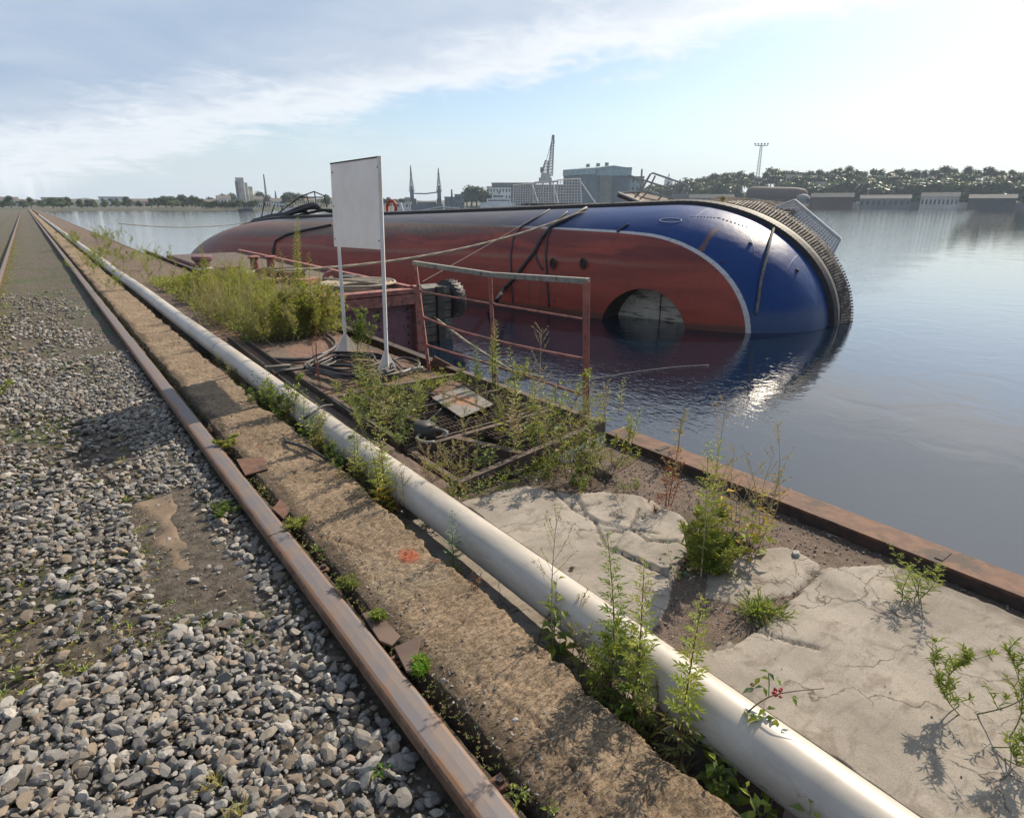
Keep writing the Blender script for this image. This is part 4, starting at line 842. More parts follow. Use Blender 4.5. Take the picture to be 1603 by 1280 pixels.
def eye(px, py, R_, z=0.02, nm='towing_eye'):
    p = at(px, py, z); mb = MB(); n = 20
    for s_ in (-0.04, 0.04):
        for k in range(n + 1):
            t_ = math.pi * k / n
            for r_ in (R_ * 0.45, R_): mb.v.append((p.x + r_ * math.cos(t_), p.y + s_, p.z + R_ * 0.5 + r_ * math.sin(t_))); mb.c.append(None)
    st = 2 * (n + 1)
    for k in range(n):
        a = 2 * k; mb.f += [(a, a + 1, a + 3, a + 2), (st + a + 1, st + a, st + a + 2, st + a + 3), (a + 1, st + a + 1, st + a + 3, a + 3), (st + a, a, a + 2, st + a + 2)]
    mb.build(nm, 'pinkrust', pn); MB().box((p.x - R_ * .72, p.y, p.z + R_ * .25), (R_ * .55, 0.08, R_ * .5)).build('eye_foot', 'pinkrust', pn); MB().box((p.x + R_ * .72, p.y, p.z + R_ * .25), (R_ * .55, 0.08, R_ * .5)).build('eye_foot', 'pinkrust', pn)
eye(415, 446, 0.24); eye(519, 444, 0.18)
MB().box(tuple(at(385, 446, 0.1)), (1.0, 0.4, 0.22)).build('winch_bed', 'purple', pn, bevel=0.01)
for k, (px, py, dx, dy) in enumerate([(350, 432, 3.2, .4), (372, 440, 2.2, -.5)]):
    p = at(px, py, .08); MB().tube([p, p + Vector((dx * .35, dy, .02))], .05, 8).build('deck_pipe', 'pinkrust' if k else 'greysteel', pn, smooth=True)
for k, (px, py, sx, sy, sz) in enumerate([(360, 436, .5, .4, .28), (455, 440, .45, .5, .22), (480, 446, .6, .3, .14), (545, 440, .5, .3, .12), (440, 432, .3, .8, .2)]):
    p = at(px, py, .02); MB().box((p.x, p.y, .02 + sz / 2), (sx, sy, sz), rot=Matrix.Rotation(.3 * k, 3, 'Z')).build('deck_locker', ('purple', 'rust', 'pinkrust', 'darksteel', 'rust_dark')[k], pn, bevel=.01)
cp_ = at(560, 447, .05); tag(MB().tube([cp_ + Vector(((.35 + .004 * k) * math.cos(k * .3), (.35 + .004 * k) * math.sin(k * .3), .0006 * k)) for k in range(110)], .028, 6).build('rope_coil', 'rope', origin=cp_, smooth=True), 'coil of pale rope lying on the pontoon deck behind the sign', 'rope')
# timber crib with a tyre at its end
tcb = thing('timber_crib', (6.6, 11.9, WZ), 'grey weathered timber crib at the end of the pontoon', 'jetty')
for k in range(7): MB().box((6.55, 11.9, -1.15 + k * 0.17), (1.05, 0.7, 0.155)).build('plank', 'wood', tcb, bevel=0.01)
for x in (6.25, 6.75): MB().box((x, 11.50, -0.65), (0.16, 0.10, 1.25)).build('upright', 'darksteel', tcb)
ty = thing('fender_tyre', (7.18, 11.7, -1.1), 'big black tractor tyre hanging at the end of the timber crib', 'tyre')
rot_ = Matrix.Rotation(R(100), 3, 'Z') @ Matrix.Rotation(math.pi / 2, 3, 'X')
tc_ = Vector((7.15, 11.75, -0.36)); rot_ = rot_ @ Matrix.Diagonal((.84, .84, .84))
MB().lathe(tc_, [(0.26, -.15), (0.38, -.18), (0.46, -.16), (0.495, -.10), (0.50, 0), (0.495, .10), (0.46, .16), (0.38, .18), (0.26, .15), (0.25, .0)], 48, rot=rot_).build('tyre_body', 'rubber', ty, smooth=True)
for k in range(26):
    th = 2 * math.pi * k / 26
    for s_ in (-1, 1): MB().box(tc_ + rot_ @ Vector((0.490 * math.cos(th), 0.490 * math.sin(th), s_ * .08)), (0.04, 0.04, 0.16), rot=rot_ @ Matrix.Rotation(th, 3, 'Z') @ Matrix.Rotation(0.5 * s_, 3, 'X')).build('tread_lug', 'rubber', ty)

# ropes
def rope(pts, r, label, cat='rope', name='mooring_rope', mat='rope', group=None):
    """three twisted strands"""
    P = [Vector(p) for p in pts]; Ls = [0]
    for i in range(1, len(P)): Ls.append(Ls[-1] + (P[i] - P[i - 1]).length)
    n = max(30, int(Ls[-1] / (r * 3))); n = min(n, 420); Q = []; j = 0
    for i in range(n + 1):
        s_ = Ls[-1] * i / n
        while j < len(P) - 2 and Ls[j + 1] < s_: j += 1
        t_ = (s_ - Ls[j]) / max(1e-6, Ls[j + 1] - Ls[j]); Q.append((lerp(P[j], P[j + 1], t_), s_))
    mb = MB()
    for k in range(3):
        T = []
        for i, (q, s_) in enumerate(Q):
            d = (Q[min(i + 1, n)][0] - Q[max(i - 1, 0)][0]).normalized(); a = d.cross(Vector((0, 0, 1))).normalized(); b = a.cross(d); ph = s_ / (r * 7) + k * 2.094
            T.append(q + (a * math.cos(ph) + b * math.sin(ph)) * r * 0.5)
        mb.tube(T, r * 0.6, 6)
    o = mb.build(name, mat, origin=P[0], smooth=True); return tag(o, label, cat, group)
pA = at(430, 424, 0.35); qh = onhull(905, 338, 0.05) or shp(905, 338, 2.6)
ship_end = SM @ shp(962, 333, 2.7)
mid_ = sag(at(428, 424, 0.38), SM @ (qh + Vector((0, 0, .03))), 0.32, 30)
rope(mid_ + [ship_end, SM @ shp(1060, 322, 2.8)], 0.030, 'long pale mooring rope stretched from the pontoon across the hull to the ship deck')
rope(sag(at(330, 447, 0.15), at(424, 424, .25), 0.05, 8), 0.04, 'pale rope from the purple bollard to the pontoon bitts, the upper of two')
rope(sag(at(335, 458, 0.15), at(400, 436, .15), 0.06, 8), 0.04, 'pale rope from the purple bollard to the pontoon, the lower of two')
rope([at(505, 436, .2), at(560, 440, .12), at(600, 446, .10), atd(at(640, 500, -1.2), 640, 466), at(730, 535, -0.70), at(800, 580, -1.12), at(850, 591, -1.19)], 0.024, 'pale rope running down from the pontoon into the water behind the railing')
line([(855, 592, -1.18), (900, 595, -1.185), (950, 589, -1.185), (1000, 581, -1.185), (1060, 574, -1.185), (1110, 571, -1.185)], 0.004, 'floating_line', 'ropegrey', 'thin pale line floating on the dark water below the tunnel', 'rope', WZ)
q_ = onhull(835, 343, .05)
w1 = sag(atd(B1, 661, 441), SM @ q_, 0.02, 14); tag(MB().tube(w1, 0.005, 5).build('steel_wire', 'rust_dark', origin=w1[0]), 'thin wire running from the left railing post up to the hull top', 'wire')
tag(MB().tube(sag(at(300, 344.5, 0.0) if False else Vector((2.9, 30, .9)), SM @ shp(395, 347, 2.7), .2, 10), 0.02, 5).build('stern_line', 'hose', origin=(2.9, 30, .9)), 'thin dark line from the quay to the stern of the ship', 'rope')

# ================================================================== gravel
def stone_protos(n=14):
    out = []
    for k in range(n):
        bm = bmesh.new(); bmesh.ops.create_icosphere(bm, subdivisions=2, radius=1.0); r_ = random.Random(100 + k)
        pl_ = [(Vector((r_.gauss(0, 1), r_.gauss(0, 1), r_.gauss(0, 1))).normalized(), r_.uniform(0.38, 0.8)) for _ in range(9)]
        for v in bm.verts:
            for (nn, dd_) in pl_:
                q = v.co.dot(nn)
                if q > dd_: v.co -= nn * (q - dd_)
        sx, sy, sz = r_.uniform(0.9, 1.4), r_.uniform(0.6, 0.95), r_.uniform(0.45, 0.75)
        for v in bm.verts: v.co = Vector((v.co.x * sx, v.co.y * sy, v.co.z * sz)) * 1.25
        bmesh.ops.dissolve_limit(bm, angle_limit=R(7), verts=bm.verts, edges=bm.edges); bmesh.ops.triangulate(bm, faces=bm.faces)
        bm.verts.index_update(); out.append((np.array([v.co[:] for v in bm.verts]), np.array([[v.index for v in f.verts] for f in bm.faces]))); bm.free()
    return out
PROT = stone_protos(); rg_ = np.random.RandomState(11)
SC = [(0.20, 0.195, 0.195), (0.27, 0.265, 0.26), (0.33, 0.32, 0.305), (0.15, 0.148, 0.15), (0.25, 0.215, 0.175), (0.36, 0.345, 0.33), (0.22, 0.20, 0.18), (0.27, 0.21, 0.155), (0.24, 0.225, 0.20)]
def scatter(xs_, ys_, zs_, sz_, name):
    V = []; F = []; Cc = []; off = 0
    for x, y, z, s_ in zip(xs_, ys_, zs_, sz_):
        pv, pf = PROT[rg_.randint(len(PROT))]; E_ = np.array(Euler(tuple(rg_.uniform(-1, 1, 3) * (0.55, 0.55, 3.14))).to_matrix()); v = pv @ E_.T * s_ + (x, y, z)
        V.append(v); F.append(pf + off); off += len(v); c_ = np.array(SC[rg_.randint(len(SC))]) * rg_.uniform(0.35, 0.95) * (1, .97, .92); Cc.append(np.tile(np.append(c_, 1), (len(v), 1)))
    V = np.concatenate(V); F = np.concatenate(F); Cc = np.concatenate(Cc); me = bpy.data.meshes.new(name); me.from_pydata(V.tolist(), [], F.tolist()); me.update()
    ca = me.color_attributes.new('Col', 'FLOAT_COLOR', 'POINT'); ca.data.foreach_set('color', Cc.astype(np.float32).ravel()); me.materials.append(M['gravel']); o = bpy.data.objects.new(name, me); col.objects.link(o); return o
px0 = []; 
def gdens(x, y):
    # full bed near the viewer, thinning to a band beside the rail farther on
    if x > 0.672: return 0
    if 2.68 + 0.1 * math.sin(x * 9) < y < 4.2 and 0.14 < x < 0.50 + 0.03 * math.sin(y * 7): return 0.03
    if y > 2.6: return (0.85 if y < 4.3 else 0.8) * (1 if x > .3 else 0.55 + .4 * math.sin(x * 3 + y * 2))
    hole_ = math.hypot((x - 0.56) / 0.09, (y - 1.12) / 0.17)
    if hole_ < 1: return 0.12
    if x > 0.62: return 0.55
    return 1
cell = 0.030; G_ = []
for layer in range(2):
    for ix in range(int(2.55 / cell)):
        for iy in range(int(9.5 / cell)):
            x = -1.85 + ix * cell + rg_.uniform(-.4, .4) * cell; y = -0.6 + iy * cell + rg_.uniform(-.4, .4) * cell
            if rg_.rand() < gdens(x, y) * (1 if layer == 0 else 0.75): G_.append((x, y, -0.118 + 0.020 * layer + (0.02 if x > .55 else 0) + rg_.uniform(-.006, .008), rg_.choice([0.008, 0.012, 0.016, 0.020, 0.025, 0.031], p=[.18, .2, .24, .2, .12, .06])))
for ix in range(int(5.04 / .055)):
    for iy in range(int(10 / .055)):
        x = -4.4 + (ix + rg_.uniform(-.4, .4)) * .055; y = 6.5 + (iy + rg_.uniform(-.4, .4)) * .055
        if (y > 8.6 or x < -1.8) and rg_.rand() < 0.75 * math.exp(-max(0, y - 9) / 5) * (0.35 + math.sin(x * 2.1 + y) ** 2): G_.append((x, y, -0.115 + rg_.uniform(-.006, .01), rg_.uniform(.016, .03)))
for ix in range(int(2.8 / .045)):
    for iy in range(int(7 / .045)):
        x = -4.6 + (ix + rg_.uniform(-.4, .4)) * .045; y = 0.5 + (iy + rg_.uniform(-.4, .4)) * .045
        if rg_.rand() < 0.6: G_.append((x, y, -0.115 + rg_.uniform(-.006, .01), rg_.uniform(.012, .03)))
G_ = np.array(G_); tag(scatter(*G_.T, 'gravel'), 'loose bed of angular grey railway ballast beside the rail', 'gravel', kind='stuff')
# crumbs and grit on strip, slabs and dirt
K_ = []
for _ in range(2600):
    x = rg_.uniform(1.75, 3.08); y = rg_.uniform(0.2, 3.0); s1_ = bool(inside(np.array([x]), np.array([y]), S1)[0] or inside(np.array([x]), np.array([y]), S2)[0])
    if s1_ and rg_.rand() > 0.02: continue
    K_.append((x, y, -0.008 if not s1_ else 0.003, rg_.uniform(0.002, 0.007) * (0.7 if s1_ else 1)))
for _ in range(900):
    x = 0.86 + abs(rg_.normal(0, 0.10)); y = rg_.uniform(0.3, 6)
    if x < 1.28: K_.append((x, y, 0.004, rg_.uniform(0.0015, 0.006)))
for _ in range(900): K_.append((rg_.uniform(1.30, 1.45), rg_.uniform(0.3, 5), -0.28 + (0.09 if rg_.rand() < .2 else 0), rg_.uniform(0.003, 0.012)))
for _ in range(5200): K_.append((rg_.uniform(-1.7, 0.69), rg_.uniform(0.0, 4.5), -0.092 + rg_.uniform(-.02, .006), rg_.uniform(0.002, 0.008)))
K_ = np.array(K_); tag(scatter(*K_.T, 'grit'), 'grit and crumbs of broken concrete strewn over the quay', 'grit', kind='stuff')
def stone(px, py, s_, mat, label, z=0.012, k=0):
    pv, pf = PROT[k % len(PROT)]; p = at(px, py, z); mb = MB(); mb.v = [tuple(Vector(q) * s_ + p) for q in pv]; mb.c = [None] * len(pv); mb.f = [tuple(f) for f in pf.tolist()]
    tag(mb.build('loose_stone', mat, origin=p), label, 'stone')
stone(805, 1126, 0.014, 'lightstone', 'small white pebble lying on the concrete strip near its cracked lower part', k=1)
stone(694, 1064, 0.011, 'lightstone', 'small bluish grey pebble on the concrete strip right of the triangular plate', k=4)
stone(680, 1140, 0.020, 'lightstone', 'pale stone chip in the soil between rail and concrete strip', -0.02, k=6)
stone(332, 779, 0.035, 'lightstone', 'pale stone lying alone left of the far rail', -0.12, k=2)
stone(1245, 866, 0.022, 'lightstone', 'white flat stone on the brown grit near the quay edge', k=3)
stone(1178, 1071, 0.010, 'rust_dark', 'tiny dark stone on the lower right slab', k=5)
stone(895, 888, 0.011, 'rust_dark', 'tiny dark stone in the middle of the big pale slab', k=7)

# ================================================================== plants
YG, MG, DG, OL, RB, DR, YL = (0.25, 0.29, 0.045), (0.15, 0.205, 0.04), (0.075, 0.12, 0.03), (0.23, 0.225, 0.08), (0.19, 0.055, 0.035), (0.33, 0.26, 0.14), (0.46, 0.33, 0.04)
GB = (0.085, 0.15, 0.075)
def vary(c, r_, a=0.25): k = 0.92 + r_.uniform(-a, a); h = r_.uniform(-.08, .08); return (min(1, c[0] * k * (1 + h)), min(1, c[1] * k), min(1, c[2] * k * (1 - h)))
def plant_mesh(kind, h, seed, cols, spread=0.15, n=3, dens=1.0, lean=(0, 0)):
    r_ = random.Random(seed); st = MB(); lf = MB()
    def rdir(up=0.4): t_ = r_.uniform(0, 6.283); return Vector((math.cos(t_), math.sin(t_), up)).normalized()
    for s_ in range(n):
        hh = h * r_.uniform(0.62, 1.0) if s_ else h
        b0 = Vector((r_.gauss(0, 1), r_.gauss(0, 1), 0)) * spread * (0.35 if n > 1 else 0); tip = Vector((r_.gauss(0, 1) * spread * .7 + lean[0], r_.gauss(0, 1) * spread * .7 + lean[1], hh))
        bend = Vector((r_.gauss(0, 1), r_.gauss(0, 1), 0)) * spread * 0.3
        P = [b0 * (1 - t_) + (b0 + tip) * t_ + bend * math.sin(t_ * 3.1) for t_ in [i / 9 for i in range(10)]]; P = [Vector((p.x, p.y, hh * i / 9)) for i, p in enumerate(P)]
        sc_ = cols[-1]; r0 = 0.0016 + 0.0030 * hh * (1.5 if kind == 'mugwort' else 1.0)
        if kind in ('grass',):
            for k in range(int(5 * dens)):
                d = rdir(r_.uniform(0.8, 2.5)); L_ = hh * r_.uniform(.5, 1); q = b0.copy(); pts = []
                for i in range(6): pts.append(q.copy()); q += d * L_ / 5; d = (d + Vector((0, 0, -0.22))).normalized()
                w_ = 0.0035; cl = vary(r_.choice(cols[:-1]), r_); side = d.cross(Vector((0, 0, 1))).normalized()
                for i in range(5):
                    wa, wb = w_ * (1 - i / 5.2), w_ * (1 - (i + 1) / 5.2); lf.quad(pts[i] - side * wa, pts[i] + side * wa, pts[i + 1] + side * wb, pts[i + 1] - side * wb, cl)
            continue
        if kind == 'rosette':
            for k in range(int(10 * dens)):
                d = rdir(r_.uniform(0.05, 0.9)); q = b0 + Vector((0, 0, .004)); L_ = hh * r_.uniform(.6, 1.6)
                for i in range(5): lf.leaf(q + d * L_ * i / 5, (d + rdir(.2) * .7).normalized(), Vector((0, 0, 1)), 0.030 * r_.uniform(.7, 1.5), 0.007, vary(r_.choice(cols[:-1]), r_))
            continue
        st.tube(P, [r0 * (1 - 0.8 * i / 9) for i in range(10)], 5, vary(sc_, r_, .15))
        def pos(t_): k = min(8, int(t_ * 9)); return P[k].lerp(P[k + 1], t_ * 9 - k)
        if kind == 'mugwort':
            nn = int(hh * 105 * dens); a_ = r_.uniform(0, 6)
            for i in range(nn):
                t_ = 0.10 + 0.9 * (i / nn) ** 0.9; a_ += 2.4; d = Vector((math.cos(a_), math.sin(a_), 0.45)).normalized(); q = pos(min(.999, t_))
                bl = (0.050 * (1 - t_) ** 0.6 + 0.012) * min(1.5, 0.45 + hh); nl = 7 if t_ < 0.6 else 5
                if t_ < 0.3 and r_.random() < 0.45: continue
                cl = vary(cols[0] if t_ > 0.35 else cols[1], r_)
                for k in range(nl):
                    f = (k + 1) / nl; side = Vector((-math.sin(a_), math.cos(a_), 0)) * (1 if k % 2 else -1)
                    dd_ = (d + side * (0.8 if k < nl - 1 else 0) + Vector((0, 0, r_.uniform(-.2, .3)))).normalized(); lf.leaf(q + d * bl * f * 0.9, dd_, Vector((0, 0, 1)), bl * 0.60 * r_.uniform(.7, 1.2), bl * 0.14 + 0.002, cl)
        elif kind == 'broad':
            nn = int(hh * 42 * dens) + 4; a_ = r_.uniform(0, 6)
            for i in range(nn):
                t_ = 0.08 + 0.92 * i / nn; a_ += 2.4; d = Vector((math.cos(a_), math.sin(a_), r_.uniform(-.1, .6))).normalized(); q = pos(min(.999, t_)); L_ = (0.075 * (1 - 0.6 * t_)) * r_.uniform(.6, 1.3) * min(1, .32 + hh * 2.6)
                lf.leaf(q + d * L_ * .25, d, Vector((0, 0, 1)), L_, L_ * 0.52, vary(r_.choice(cols[:-1]), r_), 0.3); st.tube([q, q + d * L_ * .3], 0.0008, 4, sc_)
        elif kind == 'bush':
            nb = int(11 * dens) + 4
            for k in range(nb):
                t_ = r_.uniform(.15, .95); q = pos(t_); d = rdir(r_.uniform(.9, 2.4)); L_ = hh * .26 * (1.15 - t_) + .02; e = q + d * L_; st.tube([q, q + d * L_ * .5 + Vector((0, 0, .004)), e], [0.0012, 0.001, 0.0006], 4, sc_)
                for j in range(int(9 + 9 * dens)):
                    f = r_.uniform(.15, 1.05); dl = rdir(r_.uniform(.0, 1.4)); lf.leaf(q + d * L_ * f, dl, Vector((0, 0, 1)), r_.uniform(.014, .034) * (1 + .5 * (hh > .35)), r_.uniform(.004, .0075) * (1 + .6 * (hh > .35)), vary(r_.choice(cols[:-1]), r_))
        elif kind == 'wisp':
            nb = int(8 * dens) + 3
            for k in range(nb):
                t_ = r_.uniform(.35, 1); q = pos(min(.99, t_)); d = rdir(r_.uniform(.7, 2)); L_ = hh * .26 * (1.2 - t_) + .03; pts = [q, q + d * L_ * .5, q + d * L_ + Vector((0, 0, .01))]; st.tube(pts, [0.0012, 0.0009, 0.0006], 4, sc_)
                for j in range(int(11 * dens) + 5):
                    f = r_.uniform(.3, 1.05); lf.leaf(q + d * L_ * f, rdir(r_.uniform(0, 1.5)), Vector((0, 0, 1)), r_.uniform(.007, .016), .005, vary(r_.choice(cols[:-1]), r_))
            for k in range(int(hh * 22)):
                t_ = r_.uniform(.05, .6); q = pos(t_); lf.leaf(q, rdir(.5), Vector((0, 0, 1)), r_.uniform(.03, .07), .008, vary(cols[0], r_), .3)
        elif kind == 'dock':
            for k in range(int(hh * 420 * dens)):
                t_ = r_.uniform(.15, 1); q = pos(min(.999, t_)); d = rdir(.6); w_ = 0.028 * (1.15 - t_) * (0.6 + 0.4 * math.sin(t_ * 60)); lf.leaf(q + d * w_ * r_.random(), rdir(.2), Vector((0, 0, 1)), r_.uniform(.006, .013), .007, vary(cols[0], r_, .35))
    return st, lf
PC = [0]
def plant(kind, base, top, label, cols, n=2, spread=None, dens=1.0, z=0.0, name='weed', lean=(0, 0), group=None, cat='plant', h=None):
    b = base if isinstance(base, Vector) else at(base[0], base[1], z)
    if z < -0.105 and not isinstance(base, Vector): b = at(base[0], base[1], -0.10); b.x = min(max(b.x, 1.31), 1.39); b.z = -0.20
    hh = h if h else max(0.05, topz(b, top)); PC[0] += 1
    st, lf = plant_mesh(kind, hh, 500 + PC[0] * 7, cols, spread if spread is not None else hh * 0.16, n, dens, lean)
    e = thing(name, b, label, cat, group)
    if st.v: st.build('stem', 'stem', e, local=True)
    if lf.v: lf.build('foliage', 'leaf', e, local=True)
    return e
STG, STR, STP = (0.14, 0.15, 0.05), (0.14, 0.05, 0.035), (0.33, 0.27, 0.15)
T_ = -0.26   # trench floor
# foreground right
plant('mugwort', (1078, 1172), 935, 'tall leafy weed with reddish lower stem before the pipe, near the berries', [YG, OL, STR], 1, 0.03, 1.1, T_)
plant('mugwort', (1020, 1110), 880, 'slender feathery weed before the pipe, just left of the tallest one', [YG, MG, STR], 1, 0.03, 0.95, T_)
plant('mugwort', (968, 1080), 842, 'tall dark stemmed feathery weed over the pipe, right of the wispy one', [MG, MG, STR], 1, 0.04, 1.0, T_)
plant('bush', (945, 1075), 965, 'bushy yellow green weed cluster against the pipe beside the trench', [YG, MG, YG, STR], 4, 0.09, 0.6, T_)
plant('bush', (990, 1110), 1010, 'low tangled green weed under the pipe in the trench', [MG, OL, STR], 4, 0.10, 0.7, T_)
plant('wisp', (884, 1015), 805, 'thin pale flowering weed standing over the pipe in front of the big slab', [YG, DR, STP], 1, 0.03, 1.1, T_)
plant('broad', (880, 1015), 915, 'broad leaved green weed leaning on the pipe, left of the bushy cluster', [MG, YG, MG, STG], 2, 0.06, 0.9, T_)
plant('mugwort', (732, 882), 795, 'pale bottle brush weed in front of the pipe, alone in the trench', [GB, OL, STG], 1, 0.02, 1.0, -0.24)
plant('wisp', (722, 960), 905, 'small dry red tipped weed in the shadow of the trench', [DR, RB, STR], 2, 0.03, 0.4, T_)
plant('broad', (940, 1100), 1078, 'two bright green leaves poking out of the trench at the strip edge', [YG, YG, STG], 1, 0.03, 1, -0.1, h=.05)
plant('broad', (1000, 1145), 1105, 'small green leafy sprout low in the trench, left of the berry branch', [YG, MG, STG], 2, 0.05, 1, T_)
plant('broad', (950, 1125), 1095, 'lone leafy sprout beside the trench edge, below the bushy cluster', [MG, MG, STG], 1, 0.04, 1, -0.2)
plant('grass', (1062, 1195), 1130, 'dry brown grass tuft at the foot of the tall weed in the trench', [DR, (0.2, 0.13, 0.08), STP], 5, 0.05, 1.2, T_)
plant('grass', (1000, 1120), 1050, 'dry brown grass tuft behind the low tangled weed', [DR, (0.17, 0.11, 0.07), STP], 6, 0.07, 1.3, T_)
plant('broad', (1150, 1262), 1195, 'broad leaved green weed at the bottom right of the trench', [MG, YG, DG, STG], 3, 0.08, 1.2, -0.14)
plant('broad', (1210, 1290), 1225, 'leafy green weed at the bottom edge nearest the pipe', [YG, MG, STG], 3, 0.08, 1.2, -0.12)
plant('mugwort', (1120, 1225), 1185, 'short pointed leafed weed in the trench at the strip edge, lower right', [YG, OL, STG], 2, 0.05, 1.2, -0.16)
# rose branch with berries
rb = thing('rose_branch', at(1120, 1180, T_), 'thin rose branch with a cluster of red berries arching over the pipe', 'plant')
bq = [at(1125, 1190, -.20), at(1150, 1140, 0.02), at(1175, 1110, .15), at(1205, 1090, .19), at(1240, 1082, .22), at(1290, 1077, .24)]
MB().tube(curve(bq, 5), [0.0032 - 0.00008 * i for i in range(26)], 6, (0.12, 0.07, 0.05)).build('stem', 'stem', rb)
b2_ = [at(1203, 1092, .18), at(1204, 1070, .20), at(1203, 1053, .22)]; MB().tube(b2_, 0.002, 5, (0.13, 0.14, 0.05)).build('stem', 'stem', rb)
br = random.Random(4)
for k in range(7):
    p = at(1216 + br.uniform(-5, 8), 1085 + br.uniform(-7, 8), .19); MB().lathe(p, [(0.0015, -.008), (0.0045, -.005), (0.0052, 0), (0.004, .005), (0.001, .008)], 10, rot=Euler((br.uniform(-1, 1), br.uniform(-1, 1), 0)).to_matrix()).build('berry', mk('berry_red', (0.42, 0.01, 0.02), (0.5, 0.02, 0.03), 30, 0.3) if k == 0 else bpy.data.materials['berry_red'], rb, smooth=True)
lf = MB()
for (x, y, z, L_) in [(1190, 1060, .2, .035), (1203, 1052, .22, .03), (1216, 1062, .21, .03), (1178, 1078, .19, .035), (1170, 1118, .15, .045), (1187, 1125, .15, .04), (1200, 1110, .16, .035), (1215, 1124, .14, .045), (1240, 1090, .2, .03), (1195, 1075, .2, .03)]:
    for q in range(2): t_ = br.uniform(0, 6.28); lf.leaf(at(x, y, z), Vector((math.cos(t_), math.sin(t_), br.uniform(-.4, .3))).normalized(), Vector((0, 0, 1)), L_, L_ * .5, vary(br.choice([MG, YG, GB]), br), .2)
lf.build('foliage', 'leaf', rb)
# slab plants
plant('rosette', (1195, 962), 930, 'low spreading plant with narrow green leaves in the crack of the lower slab', [MG, DG, YG, STG], 8, 0.09, 1.0, 0.0, h=.085)
plant('grass', (1185, 950), 925, 'few pale grass blades beside the spreading plant on the slab', [OL, YG, STG], 3, 0.04, 1, h=.10)
plant('mugwort', (1090, 925), 690, 'tall branching weed growing from the hole between slabs', [YG, MG, STP], 2, 0.05, 0.8, -0.1)
plant('wisp', (1100, 880), 615, 'tall dry brown topped seed head against the water, rooted between slabs', [DR, (0.26, 0.16, 0.09), STP], 2, 0.03, 1.0, -0.05)
plant('bush', (1105, 915), 800, 'dense yellow green bushy weed filling the hole between slabs', [YG, OL, MG, STG], 7, 0.13, 1.1, -0.1)
plant('bush', (1120, 920), 845, 'bright green low bush at the near side of the hole between slabs', [MG, YG, MG, STG], 6, 0.11, 1.1, -0.1)
plant('broad', (1065, 900), 868, 'small leafy weed spreading on the slab left of the hole', [DG, GB, MG, STG], 5, 0.09, 1.0, -0.02)
plant('broad', (1165, 880), 760, 'yellowing broad leaved weed right of the hole between slabs', [YG, YL, YG, STP], 3, 0.07, 0.9, -0.05)
plant('broad', (1110, 870), 740, 'broad leaved weed with an orange leaf beside the tall dry seed head', [YG, YL, MG, STP], 2, 0.07, 0.8, -0.05)
plant('wisp', (1172, 850), 660, 'thin colourless grass stems rising against the water, right of the dry seed head', [DR, OL, STP], 5, 0.09, 0.7)
plant('wisp', (1150, 840), 700, 'sparse pale grass stems between the dry seed head and the yellow leaved weed', [DR, DR, STP], 4, 0.06, 0.5)
plant('wisp', (1045, 790), 700, 'reddish brown dry tuft on the grit by the quay edge', [RB, DR, (0.2, 0.09, 0.05)], 5, 0.06, 0.6)
plant('broad', (1052, 745), 722, 'small yellow green sprout by the edge beam', [YG, YG, STG], 1, 0.03, 1.2)
plant('mugwort', (985, 712), 640, 'leaning single weed spike beside the edge beam against the water', [YG, MG, STG], 1, 0.02, 0.9, lean=(0.10, 0.02))
plant('wisp', (1060, 715), 640, 'faint wiry grass stems behind the edge beam', [DR, OL, STP], 3, 0.05, 0.5)
plant('grass', (1010, 790), 765, 'withered red brown creeping roots along the slab edge', [(0.22, 0.09, 0.05), (0.15, 0.07, 0.05), STR], 7, 0.16, 1.0, h=.07)
plant('grass', (1150, 880), 850, 'tangle of dry brown stalks in the dark hole', [(0.15, 0.09, 0.07), DR, STR], 8, 0.10, 1.2, -0.1, h=.10)
